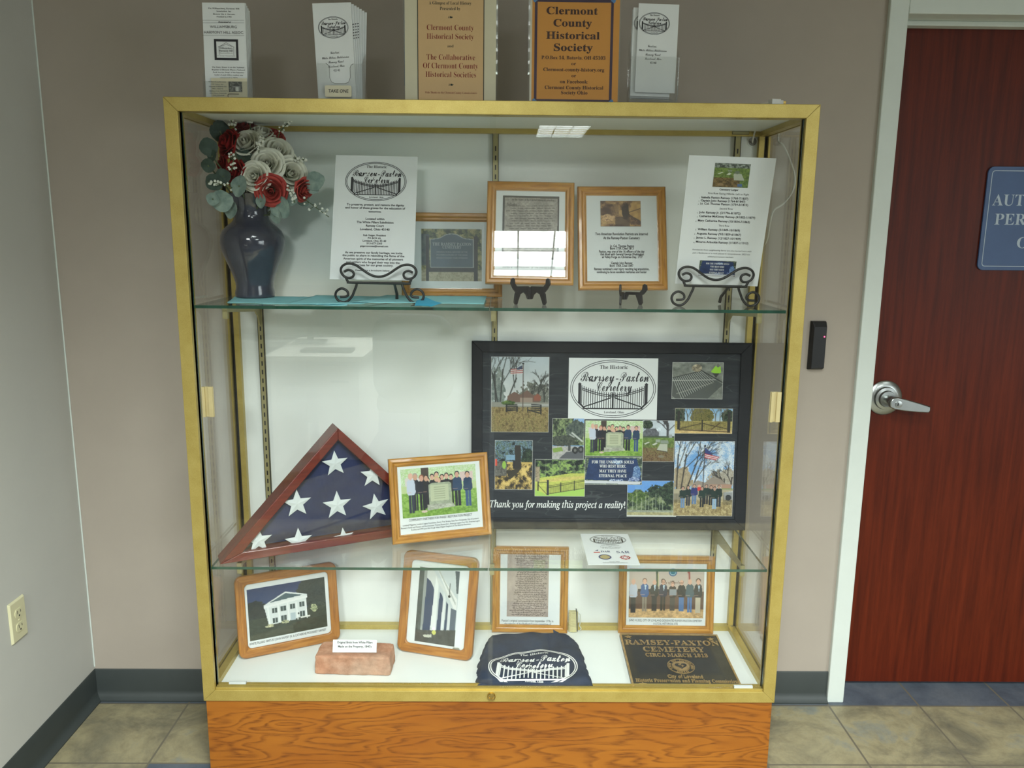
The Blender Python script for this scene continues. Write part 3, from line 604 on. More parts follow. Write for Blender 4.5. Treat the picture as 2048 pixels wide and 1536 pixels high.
def _gold():
    t = NT('brushed_gold_aluminium'); v = t.coord('Object', (260, 260, 260)); f = t.noise(v, 2, 3)
    v2 = t.coord('Object', (14, 14, 14)); g = t.noise(v2, 2, 3)
    c = t.ramp(t.math('ADD', t.math('MULTIPLY', f, .5), t.math('MULTIPLY', g, .5)), [(.3, S(176, 154, 80)), (.7, S(198, 178, 104))])
    t.bump(f, .12, .001); return t.set(c, .38, .55, .5)
M_GOLD = _gold()
def _oak(name):
    """flat-sawn veneer: contour rings of a stretched noise field, broken up by short pores"""
    t = NT(name); v = t.coord('Object', (1.0, 1, 5.5)); n1 = t.noise(v, 2.3, 2, .5, .3)
    sp = t.n('SeparateXYZ'); t.l(t.coord('Object'), sp.inputs[0])
    r = t.math('FRACT', t.math('ADD', t.math('MULTIPLY', n1, 15.0), t.math('MULTIPLY', sp.outputs['Z'], 9.0)))
    ring = t.ramp(r, [(.0, (0, 0, 0, 1)), (.45, (.12, .12, .12, 1)), (.8, (1, 1, 1, 1)), (.95, (.25, .25, .25, 1)), (1, (0, 0, 0, 1))])
    pore = t.ramp(t.noise(t.coord('Object', (16, 40, 190)), 1.6, 4, .6), [(.38, (0, 0, 0, 1)), (.6, (1, 1, 1, 1))])
    big = t.noise(t.coord('Object', (2.2, 2, 5)), 1.2, 3)
    c = t.ramp(big, [(.3, S(142, 80, 18)), (.7, S(160, 98, 28))])
    c = t.mix(t.math('MULTIPLY', t.math('MULTIPLY', ring, pore), .75), c, S(88, 42, 8)); c = t.mix(t.math('MULTIPLY', ring, .25), c, S(100, 50, 12))
    return t.set(c, .42, 0, .45, .1)
M_OAK = _oak('golden_oak_veneer')
def _door():
    t = NT('mahogany_door_veneer'); f = t.noise(t.coord('Object', (26, 4, 1.2)), 2, 5, .6, .3); g = t.noise(t.coord('Object', (220, 30, 22)), 2, 3)
    c = t.ramp(f, [(.25, S(66, 20, 8)), (.5, S(94, 32, 12)), (.75, S(114, 42, 18))]); c = t.mix(t.math('MULTIPLY', g, .4), c, S(52, 16, 8)); return t.set(c, .42, 0, .22)
M_DOOR = _door()
FZ, WY, XL = -.02, .035, -1.252
TX0, TY0, TP = -.953, .004, .2888
def _tile(name, cols):
    t = NT(name); v = t.coord('Object'); f = t.noise(v, 5.5, 7, .68, .5); g = t.noise(v, 34, 5, .7)
    c = t.ramp(f, [(.30 + .40 * i / (len(cols) - 1), S(*x)) for i, x in enumerate(cols)])
    c = t.mix(t.math('MULTIPLY', t.ramp(g, [(.45, (0, 0, 0, 1)), (.75, (1, 1, 1, 1))]), .35), c, S(96, 84, 62) if cols[0][0] > 90 else S(54, 60, 70))
    sp = t.n('SeparateXYZ'); t.l(v, sp.inputs[0]); ms = []
    for ax, o in (('X', TX0), ('Y', TY0)):
        u = t.math('FRACT', t.math('ADD', t.math('DIVIDE', t.math('SUBTRACT', sp.outputs[ax], o), TP), 50.5))
        ms.append(t.math('LESS_THAN', t.math('ABSOLUTE', t.math('SUBTRACT', u, .5)), .0105))
    gr = t.math('MAXIMUM', *ms); c = t.mix(gr, c, S(104, 98, 84))
    t.bump(t.math('SUBTRACT', t.math('MULTIPLY', f, .5), gr), .35, .003); return t.set(c, .48, 0, .4)
M_TILE = _tile('slate_look_tile_olive', [(96, 93, 80), (126, 120, 97), (152, 143, 112), (126, 130, 122)])
M_TILEB = _tile('slate_look_tile_blue', [(66, 74, 84), (84, 92, 102), (100, 106, 112)])

# ------------------------------------------------------------------ room shell
RX0, RX1, RY0 = -4.2, 4.2, -9.6
DX0, DX1, DTOP = 1.122, 2.04, 2.04
xs = [RX0] + [TX0 + TP * k for k in range(-12, 19)]; xs = [x for x in xs if RX0 <= x < RX1] + [RX1]
ys = [TY0 + TP * k for k in range(-33, 2)]; ys = [RY0] + [y for y in ys if y > RY0]
fv = [(x, y, FZ) for y in ys for x in xs]; ff, fm = [], []
for j in range(len(ys) - 1):
    for i in range(len(xs) - 1):
        ff.append((j * len(xs) + i, j * len(xs) + i + 1, (j + 1) * len(xs) + i + 1, (j + 1) * len(xs) + i))
        mx, my = (xs[i] + xs[i + 1]) / 2, (ys[j] + ys[j + 1]) / 2
        fm.append(2 if my < -2.3 else 1 if my > TY0 or (abs(mx + .81) < .1 and abs(my + .43) < .1) or ((i * 7 + j * 3) % 11 == 0 and my < -.6) else 0)
struct(new_mesh('floor', fv, ff, [M_TILE, M_TILEB, plain('added_dark_carpet', (58, 61, 64), .95, var=.2, vscale=90)], fm=fm))  # dark carpet added out of view, to dim what the case glass mirrors
struct(bx('ceiling', RX0, RX1, RY0, .2, CEIL + .06, CEIL + .1, M_CEIL))
wb = MB().box(RX0, DX0 - .052, WY, WY + .16, FZ, CEIL + .06).box(DX1 + .052, RX1, WY, WY + .16, FZ, CEIL + .06).box(DX0 - .052, DX1 + .052, WY, WY + .16, DTOP + .05, CEIL + .06)
struct(wb.build('wall_back', M_WALL))
struct(bx('wall_left', XL - .12, XL, -1.3, WY, FZ, CEIL + .06, M_WALLL))
struct(bx('wall_far_left', RX0 - .1, RX0, RY0, .2, FZ, CEIL + .06, M_WALL))
wr = MB().box(RX1, RX1 + .1, RY0, -6.6, FZ, CEIL + .06).box(RX1, RX1 + .1, -3.4, .2, FZ, CEIL + .06).box(RX1, RX1 + .1, -6.6, -3.4, FZ, .3).box(RX1, RX1 + .1, -6.6, -3.4, 2.1, CEIL + .06)
struct(wr.build('wall_right', M_WALL))
w1 = MB().box(RX1 + .02, RX1 + .07, -6.6, -6.55, .3, 2.1).box(RX1 + .02, RX1 + .07, -3.45, -3.4, .3, 2.1).box(RX1 + .02, RX1 + .07, -6.55, -3.45, .3, .35).box(RX1 + .02, RX1 + .07, -6.55, -3.45, 2.05, 2.1).box(RX1 + .02, RX1 + .07, -5.52, -5.48, .35, 2.05).box(RX1 + .02, RX1 + .07, -4.52, -4.48, .35, 2.05)
w1 = struct(w1.build('window_1', M_TRIM)); bx('window_glass', RX1 + .043, RX1 + .047, -6.55, -3.45, .35, 2.05, M_THIN, w1)
struct(bx('wall_front', RX0, RX1, RY0 - .1, RY0, FZ, CEIL + .06, M_WALL))
def cove(name, M, L):
    prof = [(0, 0), (.022, 0), (.022, .004), (.012, .011), (.006, .02), (.004, .03), (.004, .098), (.002, .1015), (0, .1015)]
    b = MB(); n = len(prof); vs = [(0, a, z) for a, z in prof] + [(L, a, z) for a, z in prof]
    b.add(vs, [tuple(range(n)), tuple(range(2 * n - 1, n - 1, -1))] + [(i, i + n, (i + 1) % n + n, (i + 1) % n) for i in range(n)], 0, M)
    return struct(b.build(name, M_BASE, smooth=40))
cove('baseboard_left', Matrix.Translation((XL, WY, FZ)) @ Matrix.Rotation(R(-90), 4, 'Z'), 1.3)
bb = Matrix.Translation((XL, WY, FZ)) @ Matrix.Diagonal((1, -1, 1, 1))
cove('baseboard_back', bb, DX0 - .052 - XL)
# bead of white caulk in the wall corner
struct(MB().tube([(XL + .002, WY - .002, .09), (XL + .002, WY - .002, CEIL + .05)], .0022, 6).build('trim_2', M_TRIM))
# door frame
tf = MB()
for x0, x1 in ((DX0 - .052, DX0), (DX1, DX1 + .052)): tf.box(x0, x1, WY - .014, WY + .16, FZ, DTOP + .052)
tf.box(DX0, DX1, WY - .014, WY + .16, DTOP, DTOP + .052).box(DX0, DX1, WY + .055, WY + .09, DTOP - .014, DTOP)
tf.box(DX1 - .014, DX1, WY + .055, WY + .09, FZ, DTOP)
struct(tf.build('trim_1', M_TRIM, bevel=.003))
door = struct(bx('door_1', DX0 + .003, DX1 - .003, WY + .092, WY + .136, FZ + .012, DTOP - .004, M_DOOR))
DY = WY + .092
hc = at_y(1768, 795, DY); hc.x = max(hc.x, DX0 + .055)
Mh = Matrix.Translation((hc.x, DY, hc.z)) @ Matrix.Rotation(R(90), 4, 'X')
MB().lathe([(.052, 0), (.054, .004), (.05, .008), (.036, .01), (.034, .018), (.026, .02), (.024, .028)], 40, 0, Mh).build('door_rose', M_STEEL, door, smooth=40)
lv = MB(); lv.lathe([(.014, .02), (.0135, .062), (.012, .066)], 24, 0, Mh)
out = [(-.017, .0)] + [(-.017 + .017 * (1 - math.cos(R(a))) - .0, .017 * math.sin(R(a))) for a in (30, 60, 90)]
lever = [(-.019, 0), (-.014, .014), (0, .0185), (.03, .017), (.075, .012), (.106, .008), (.109, -.004), (.106, -.012), (.07, -.016), (.03, -.0185), (0, -.0185), (-.014, -.014)]
Ml = Matrix.Translation((hc.x + .004, DY - .056, hc.z - .004)) @ Matrix.Rotation(R(90), 4, 'X') @ Matrix.Rotation(R(-9), 4, 'Z')
lv.prism(lever, 0, .016, 0, Ml)
ho = lv.build('door_handle', M_STEEL, door, bevel=.003, smooth=40)
MB().lathe([(.0105, 0), (.0105, .0015), (.008, .002)], 24, 0, Ml @ Matrix.Translation((.008, -.001, .016))).box(.002, .005, -.006, .003, .0175, .0185, 1, Ml @ Matrix.Translation((.002, 0, 0))).build('key_cylinder', [M_STEEL, M_BLACK], ho, smooth=40)

# ------------------------------------------------------------------ things on the walls
sg0, sg1 = at_y(1973, 333, DY), at_y(1954, 540, DY)
sx0, sz1, sz0 = (sg0.x + sg1.x) / 2, sg0.z, sg1.z
SW = .36
sgn = thing('door_sign', 'blue plastic sign with white capitals fixed to the brown door', 'sign', plane_matrix(sx0 + SW / 2, DY - .0005, sz0))
SH = sz1 - sz0
MB().prism(rounded(SW, SH, .018, 6, 0, SH / 2), 0, .006).build('sign_panel', plain('blue_sign_plastic', (66, 92, 136), .45, var=.06), sgn, bevel=.001)
a = Art(); 
ri = rounded(SW - .024, SH - .024, .009, 5, 0, SH / 2); a.polyline(ri + ri[:1], .0022); a.build('border_line', plain('pale_sign_ink', (186, 200, 214), .5), sgn, .0066)
a = Art(); k = SH / .293
for s, z, w_ in (('AUTHORIZED', .200, .316), ('PERSONNEL', .146, .29), ('ONLY', .080, .14)): a.text(s, 0, z * k, .031 * k, 'B', w=w_, off=-.004)
a.build('lettering', bpy.data.materials['pale_sign_ink'], sgn, .0066)

rc = at_y(1637, 692, WY - .02)
rd = thing('card_reader', 'slim black card reader with red light on the tan wall', 'card reader', Matrix.Translation((rc.x, WY, rc.z)))
b = MB(); w2, h2, d = .0225, .0715, .02
fr = [(-w2, -h2, 0), (w2, -h2, 0), (w2, h2, 0), (-w2, h2, 0), (-w2, -h2, -.006), (w2, -h2, -.006), (w2, h2, -.006), (-w2, h2, -.006), (-w2 + .006, -h2 + .003, -d), (w2 - .001, -h2 + .006, -d), (w2 - .001, h2 - .016, -d), (-w2 + .006, h2 - .016, -d), (-w2 + .004, h2 - .002, -.012), (w2 - .001, h2 - .002, -.012)]
b.add([(x, z, y) for x, y, z in fr], [(0, 1, 5, 4), (1, 2, 6, 5), (2, 3, 7, 6), (3, 0, 4, 7), (4, 5, 9, 8), (5, 6, 13, 10, 9), (6, 7, 12, 13), (7, 4, 8, 11, 12), (8, 9, 10, 11), (11, 10, 13, 12), (0, 3, 2, 1)])
b.build('housing', M_BLACK, rd, bevel=.0015)
tl = NT('red_led'); tl.b.inputs['Emission Color'].default_value = (1, .05, .12, 1); tl.b.inputs['Emission Strength'].default_value = 6; tl.set((.6, .02, .05, 1))
lp = at_y(1649, 673.5, WY - .02)
MB().lathe([(.0022, 0), (.0018, .0008), (0, .0012)], 14, 0, Matrix.Translation((lp.x - rc.x, -d + .0002, lp.z - rc.z)) @ Matrix.Rotation(R(90), 4, 'X')).build('indicator_light', tl.m, rd)

Mo = Matrix.Translation((XL, -.318, .428)) @ Matrix.Rotation(R(90), 4, 'Z') @ Matrix.Rotation(R(90), 4, 'X')
ot = thing('wall_outlet', 'ivory duplex power outlet low on the grey left wall', 'outlet', Mo)
b = MB(); w2, h2 = .035, .057
b.add([(-w2, -h2, 0), (w2, -h2, 0), (w2, h2, 0), (-w2, h2, 0), (-w2 + .004, -h2 + .004, .006), (w2 - .004, -h2 + .004, .006), (w2 - .004, h2 - .004, .006), (-w2 + .004, h2 - .004, .006)], [(0, 1, 5, 4), (1, 2, 6, 5), (2, 3, 7, 6), (3, 0, 4, 7), (4, 5, 6, 7), (3, 2, 1, 0)])
b.build('cover_plate', M_OUTLET, ot, bevel=.0012)
for s in (1, -1):
    pts = [(.0165 * math.cos(R(q)), s * .0195 + max(-.0125, min(.0125, .0165 * math.sin(R(q))))) for q in range(0, 360, 12)]
    b = MB().prism(pts, .006, .0078)
    b.box(-.0075, -.0055, s * .0195 - .001, s * .0195 + .008, .0077, .0081, 1).box(.0055, .0075, s * .0195, s * .0195 + .007, .0077, .0081, 1)
    b.lathe([(.0026, .0077), (.0026, .0081)], 12, 1, Matrix.Translation((0, s * .0195 - .007, 0))); b.build('socket', [M_OUTLET, M_BLACK], ot)
MB().lathe([(.003, .006), (.003, .0072), (0, .0076)], 14).build('screw', M_OUTLET, ot)

# ------------------------------------------------------------------ display case
HW, FT, ZT, ZB, YF, YB = .762, .0315, 1.7464, .2136, -.351, .03
ZD, Z1, Z2 = .235, 1.263, .58
case = thing('display_case', 'tall glass display case with gold frame and oak base', 'display case', Matrix.Translation((0, -.16, FZ)))
Mc = case.matrix_world.inverted()
def cpart(b, name, m, parent=None, **kw):
    for i, v in enumerate(b.v): b.v[i] = Mc @ v
    return b.build(name, m, parent or case, **kw)
cpart(MB().box(-.757, .757, YF + .005, YB - .005, FZ, ZB), 'oak_base', M_OAK)
Mx = Matrix(((1, 0, 0, 0), (0, 0, -1, 0), (0, 1, 0, 0), (0, 0, 0, 1)))       # local x,y,z -> world x, -z, y
i_, o_ = HW - FT, HW
def frame_bar(name, pts): return cpart(MB().prism(pts, -(YF + .038), -YF, 0, Mx), name, M_GOLD, bevel=.0012)
frame_bar('top_rail', [(-o_, ZT), (-i_, ZT - FT), (i_, ZT - FT), (o_, ZT)])
frame_bar('bottom_rail', [(-o_, ZB), (o_, ZB), (i_, ZB + FT), (-i_, ZB + FT)])
frame_bar('stile', [(-o_, ZB), (-i_, ZB + FT), (-i_, ZT - FT), (-o_, ZT)])
frame_bar('stile', [(o_, ZB), (o_, ZT), (i_, ZT - FT), (i_, ZB + FT)])
cpart(MB().box(-.755, .755, YF + .038, YB - .005, ZB, ZD), 'deck', plain('white_deck_laminate', (234, 239, 233), .4, var=.012))
cpart(MB().box(-.75, .75, YB - .005, YB, ZD, 1.74), 'back_panel', M_WHITE)
cpart(MB().box(-.757, .757, YF + .038, YB - .005, 1.726, 1.743), 'top_panel', M_WHITE)
cpart(MB().box(-.74, .74, .004, YB - .005, ZD, .2503), 'back_bottom_rail', M_GOLD)
cpart(MB().box(-.74, .74, .004, YB - .005, 1.713, 1.726), 'back_top_rail', M_GOLD)
for s in (-1, 1):
    X = lambda a, b_: (min(s * a, s * b_), max(s * a, s * b_))
    cpart(MB().box(*X(.733, .748), .008, YB - .005, .2503, 1.713).box(*X(.757, .762), .0, YB, ZB, ZT), 'back_post', M_GOLD)
    cpart(MB().box(*X(.748, .757), .01, YB - .005, .25, 1.713).box(*X(.7305, .733), YF + .012, YF + .03, .247, 1.715), 'gasket', M_DARK)
    cpart(MB().box(*X(.733, .752), YF + .038, .004, ZD, .2503).box(*X(.757, .762), YF + .038, 0, ZB, .25), 'side_bottom_rail', M_GOLD)
    cpart(MB().box(*X(.733, .752), YF + .038, .004, 1.713, 1.726).box(*X(.757, .762), YF + .038, 0, 1.713, ZT), 'side_top_rail', M_GOLD)
    cpart(MB().box(*X(.752, .7565), YF + .04, .01, .2505, 1.7255), 'side_glass', M_CLEAR)
cpart(MB().box(-.73, .73, YF + .006, YF + .009, .2452, .2505).box(-.73, .73, YF + .0165, YF + .0185, .2452, .2505).box(-.73, .73, YF + .028, YF + .031, .2452, .2505), 'door_track', M_GOLD)
def pane(x0, x1, y0, y1, z0, z1, name, parent=None, edge=(0, 0, 0, 0)):
    """clear slab, its narrow edges green"""
    b = MB().box(x0, x1, y0, y1, z0, z1); b.fm = [0] * 6
    return b
for nm, x0, x1, y0 in (('left', -.7295, .0055, YF + .0215), ('right', -.006, .7295, YF + .0105)):
    b = MB().box(x0, x1, y0, y0 + .005, .2506, 1.7145); b.fm = [0, 0, 0, 0, 1, 1]
    dr = cpart(b, 'sliding_door', [M_CLEAR, M_GEDGE])
    px = -.708 if nm == 'left' else .709
    p = MB().box(px - .014, px + .014, y0 - .0016, y0, .985, 1.062).box(px - .013, px - .006, y0 - .0085, y0 - .0016, .985, 1.062).box(px + .002, px + .013, y0 - .0065, y0 - .0016, .985, 1.062)
    for i, v in enumerate(p.v): p.v[i] = Mc @ v
    p.build('door_pull', plain('pale_gold_pull_' + nm, (206, 190, 140), .35, metal=.3), dr, bevel=.001)
    c = MB().box(x0 + (.03 if nm == 'left' else .66), x0 + (.075 if nm == 'left' else .71), y0 - .001, y0 + .006, .2504, .2562)
    for i, v in enumerate(c.v): c.v[i] = Mc @ v
    c.build('door_glide', plain('clear_plastic_glide_' + nm, (206, 212, 208), .3), dr)
for Z in (Z1, Z2):
    for x0, x1 in ((-.7325, -.0085), (-.0065, .727)):
        b = MB().box(x0, x1, YF + .03 + .002, .008, Z - .0075, Z); b.fm = [0, 0, 1, 0, 1, 1]
        cpart(b, 'glass_shelf', [M_CLEAR, M_GEDGE])
M_STD = plain('dull_gold_steel', (164, 156, 112), .4, metal=.4)
for X in (-.6725, .002, .6755):
    b = MB().box(X - .008, X + .008, .013, YB - .005, .2505, 1.713)
    for i in range(56): b.box(X - .0018, X + .0018, .0122, .0132, .27 + i * .0254, .283 + i * .0254, 1)
    b.box(X - .0085, X - .007, .0125, .02, .2505, 1.713, 2).box(X + .007, X + .0085, .0125, .02, .2505, 1.713, 2)
    cpart(b, 'shelf_standard', [M_STD, M_BLACK, M_DARK])
    for Z in (Z1, Z2):
        z = Z - .0077
        pr = [(.012, z), (.012, z - .075), (.004, z - .078), (-.008, z - .052), (-.03, z - .036), (-.27, z - .014), (-.276, z)]
        My = Matrix(((0, 0, 1, 0), (1, 0, 0, 0), (0, 1, 0, 0), (0, 0, 0, 1)))
        cpart(MB().prism(pr, X - .002, X + .002, 0, My).box(X - .006, X + .006, -.278, -.268, z - .03, z), 'shelf_bracket', M_STD)
MB().lathe([(.011, 0), (.011, .006), (.0095, .008), (.005, .008), (.004, .0065), (0, .0065)], 28, 0, Mc @ Matrix.Translation((.003, YF, .2315)) @ Matrix.Rotation(R(90), 4, 'X')).build('lock', M_BRASS, case, smooth=35)
gp = at_y(1505, 283, YB - .0055)
b = MB(); Mg = Mc @ Matrix.Translation((gp.x, YB - .0052, gp.z)) @ Matrix.Rotation(R(90), 4, 'X')
b.lathe([(.0145, 0), (.0145, .0015), (.012, .002), (.0115, 0)], 28, 0, Mg).lathe([(.0116, .0002), (.0116, .0006)], 28, 1, Mg)
b.build('cord_grommet', [M_WHITE, plain('grommet_hole_grey', (150, 148, 142), .7)], case, smooth=35)
g0, g1 = at_y(1465, 262, .003), at_y(1498, 269, .003)
pl = MB().box(g0.x, g1.x, .002, .004, g1.z, g0.z).box(g0.x + .001, g1.x - .001, .0016, .0021, g1.z + .001, g0.z - .001, 1)
for i, v in enumerate(pl.v): pl.v[i] = Mc @ v
pl.build('label_plate', [M_BLACK, M_STD], case)

# power cord of the case: plug lying on the case top, loop hanging beside the right glass, tail through the grommet
t = thing('power_cord', 'white power cord at the right end of the case, plug lying on top', 'power cord', Matrix.Translation((.66, -.1, 1.7435)))
Mi = t.matrix_world.inverted()
L = lambda p: Mi @ Vector(p)
pp = at_y(1553, 204, -.325)
Mp = Mi @ Matrix.Translation((pp.x, -.325, 1.7466)) @ Matrix.Rotation(R(12), 4, 'Z')
MB().box(-.017, .006, -.01, .01, 0, .013, 0, Mp).box(.006, .014, -.008, .008, .002, .011, 0, Mp).box(.014, .022, -.006, -.0045, .003, .01, 1, Mp).box(.014, .022, .0045, .006, .003, .01, 1, Mp).build('plug', [M_CORD, M_BRASS], t, bevel=.002)
pts = [(pp.x - .016, -.322, 1.752), (pp.x - .045, -.27, 1.7495), (pp.x - .03, -.09, 1.749), (.72, -.03, 1.75), (.772, -.02, 1.747), (.776, -.02, 1.70)] + [(max(.771, at_y(px, py, -.03).x), -.03, at_y(px, py, -.03).z) for px, py in ((1566, 290), (1580, 320), (1590, 355), (1584, 385), (1566, 408), (1545, 425))] + [(.768, -.01, 1.435), (.764, .02, 1.41), (.75, .0325, 1.38), (.742, .0325, 1.2), (.74, .0325, .9)]
MB().tube([L(p) for p in smooth_path(pts, 5)], .0026, 8).build('cord', M_CORD, t, smooth=60)
gq = [at_y(1512, 236, -.04), at_y(1514, 250, -.03), at_y(1509, 266, 0), at_y(1505, 282, .015), Vector((gp.x, .0245, gp.z - .003))]
MB().tube([L(p) for p in smooth_path(gq, 5)], .0026, 8).build('cord', M_CORD, t, smooth=60)
# ------------------------------------------------------------------ framed pictures
M_WOODF = picture_frame_wood('honey_oak_moulding', (142, 92, 28), (186, 130, 48), (206, 156, 68))
M_WOODR = picture_frame_wood('rubbed_oak_plaque', (126, 76, 20), (168, 108, 38), (190, 132, 54), .4)
M_BACKB = plain('brown_backing_board', (88, 70, 52), .8)
PAPER_Z = -.0075
def moulding(w, h, bar, depth, seed):
    rs = random.Random(seed)
    prof = [(0, -depth), (0, -.003), (.003, 0), (bar * .42, .0005), (bar * .5, -.002), (bar * .62, -.0035), (bar * .8, -.0035), (bar * .9, -.006), (bar, -.0065), (bar, -.009)]
    vs, fs, uv = [], [], []; n = len(prof); ln = [0]
    for a, b in zip(prof, prof[1:]): ln.append(ln[-1] + math.dist(a, b))
    C = [(-1, 0), (1, 0), (1, 1), (-1, 1)]
    for s in range(4):
        (ax, ay), (bx_, by) = C[s], C[(s + 1) % 4]; o = len(vs); off = rs.random() * 9
        for (cx, cy) in ((ax, ay), (bx_, by)):
            for ins, z in prof: vs.append((cx * (w / 2 - ins), ins if cy == 0 else h - ins, z))
        L = w if s % 2 == 0 else h
        for i in range(n - 1):
            fs.append((o + i, o + n + i, o + n + i + 1, o + i + 1))
            uv += [(off, off + ln[i]), (off + L, off + ln[i]), (off + L, off + ln[i + 1]), (off, off + ln[i + 1])]
    return vs, fs, uv
def framed(name, label, pose, w, h, bar=.024, depth=.016, lift=True, group='wooden picture frames in the display case', strut=False, m=None):
    x, y, z, yaw, lean, roll = pose
    if lift: z += depth * math.sin(R(max(0, lean))) + .0008
    M = plane_matrix(x, y, z, yaw, lean, roll); t = thing(name, label, 'picture frame', M, group)
    vs, fs, uv = moulding(w, h, bar, depth, name + label)
    new_mesh('moulding', vs, fs, m or M_WOODF, t, smooth='keep', uv=uv).data.set_sharp_from_angle(angle=R(25))
    i = bar - .003
    bx('backing', -w / 2 + .004, w / 2 - .004, .004, h - .004, -depth + .001, -.0092, M_BACKB, t)
    bx('paper_mount', -w / 2 + i, w / 2 - i, i, h - i, -.0092, PAPER_Z - .0003, M_PAPER, t)
    bx('picture_glass', -w / 2 + i, w / 2 - i, i, h - i, -.0052, -.004, M_THIN, t)
    if strut:
        s = MB().prism([(-.02, h * .62), (.02, h * .62), (.035, .0), (-.035, .0)], -.004, 0, 0, Matrix.Translation((0, .003, -depth)) @ Matrix.Translation((0, h * .62, 0)) @ Matrix.Rotation(R(strut), 4, 'X') @ Matrix.Translation((0, -h * .62, 0)))
        s.build('easel_strut', M_BACKB, t)
    return t, M
class Px:
    """places printed matter on a sheet's own plane from where it sits on the sheet in the photograph"""
    def __init__(self, M, z=PAPER_Z): self.M, self.z = M, z
    def p(self, px, py): return on_plane(self.M, px, py, self.z)
    def text(self, a, s, px, py, wpx=None, hpx=8, kind=None, off=0.0, align='C', stretch=True, **kw):
        x, y = self.p(px, py); x1, _ = self.p(px + 10, py); _, y1 = self.p(px, py - 10); u, v = (x1 - x) / 10, (y1 - y) / 10
        a.text(s, x, y, hpx * v, kind, (wpx * u if wpx else None), align, off, **kw)
    def pic(self, name, cv, parent, tl, br, dz=.0004):
        x0, y1 = self.p(*tl); x1, y0 = self.p(*br)
        return print_mesh(name, cv, x1 - x0, y1 - y0, parent, self.z + dz, (x0 + x1) / 2, (y0 + y1) / 2)
BD = .022      # how much heavier the sans face is drawn for bold print
def caption(t, M, rows, m=None, z=PAPER_Z, name='lettering'):
    a = Art(); P = Px(M, z)
    for r in rows: P.text(a, *r[:1], *r[1:5], **(r[5] if len(r) > 5 else {}))
    return a.build(name, m or M_INK, t, z + .0009)

# --- top shelf
F1, M1 = framed('picture_frame', 'upright oak frame with an old land grant document, on a black easel', (.095, -.168, 1.313, -.4, 16.8, -.6), .233, .279, lift=False)
P = Px(M1); P.pic('photo_print', pic_document(), F1, (1006, 391), (1117, 520))
rs = random.Random(3); a = Art()
for i in range(20):
    y = 412 + i * 5; x = 1012 if i in (2, 8, 12) else 1018 + rs.random() * 6
    while x < 1104:
        L_ = 4 + rs.random() * 10; x0, y0 = P.p(x, y); x1, _ = P.p(min(1110, x + L_), y); a.line(x0, y0, x1, y0 + (rs.random() - .5) * .001, .0011); x += L_ + 3
P.text(a, 'In the Name of the United States of America', 1066, 400, 84, 4, 'B'); P.text(a, 'To all to whom', 1024, 409, 20, 6, 'B')
a.build('handwriting', plain('faded_ink', (78, 72, 66), .6), F1, PAPER_Z + .0012)
caption(F1, M1, [('ORIGINAL LAND GRANT FOR THOMAS PAXTON, 1794', 1058, 525.5, 110, 4.6), ('SIGNED BY THE PRESIDENT OF THE UNITED STATES.', 1058, 534.5, 106, 4.6)])
F2, M2 = framed('picture_frame', 'upright oak frame with brown painting print above typed text, right of the land grant', (.347, -.149, 1.299, .7, 15.9, .5), .239, .283, lift=False)
Px(M2).pic('photo_print', pic_eagle(), F2, (1200.5, 402), (1282, 453))
caption(F2, M2, [('Two American Revolution Patriots are Interred', 1243, 468, 105, 5, dict(off=BD)), ('At the Ramsey-Paxton Cemetery', 1243, 476, 73, 5, dict(off=BD)), ('Lt. Col. Thomas Paxton', 1244, 492, 48, 4.6, dict(off=BD)), ('Born 1739, Died 1813', 1243.5, 497, 47, 4.6, dict(off=BD)), ('Paxton, was one of the 16 officers of the day', 1243.5, 503, 91, 4.6, dict(off=BD)), ('that dined with General George Washington', 1244, 508.5, 87, 4.6, dict(off=BD)), ('at Valley Forge on Christmas Day, 1777', 1244.5, 514, 81, 4.6, dict(off=BD)),
    ('Captain John Ramsey', 1243.5, 526, 43, 4.6, dict(off=BD)), ('Born 1764, Died 1847', 1243, 531.5, 47, 4.6, dict(off=BD)), ('Ramsey sustained a war injury resulting leg amputation,', 1243.5, 538, 110, 4.6, dict(off=BD)), ('continuing to be an excellent marksman and hunter', 1243.5, 544, 100, 4.6, dict(off=BD))])
F3, M3 = framed('picture_frame', 'wide oak frame with a cemetery signboard photo, behind the land grant frame', (-.117, -.032, 1.263, 3.5, 7.5, 0), .282, .234)
P = Px(M3); P.pic('photo_print', pic_signboard(), F3, (842, 457), (964, 563))
caption(F3, M3, [('THE RAMSEY PAXTON', 904, 488.5, 78, 6, dict(kind='B')), ('CEMETERY', 904, 494.5, 38, 5.5, dict(kind='B')), ('ORIGINAL BURIAL GROUND OF THE', 904, 504, 62, 2.6), ('PIONEER FAMILIES OF THE AREA', 904, 510, 62, 2.6), ('REVOLUTIONARY WAR VETERANS', 904, 516, 62, 2.6)], plain('pale_sign_letter', (176, 184, 184), .6))
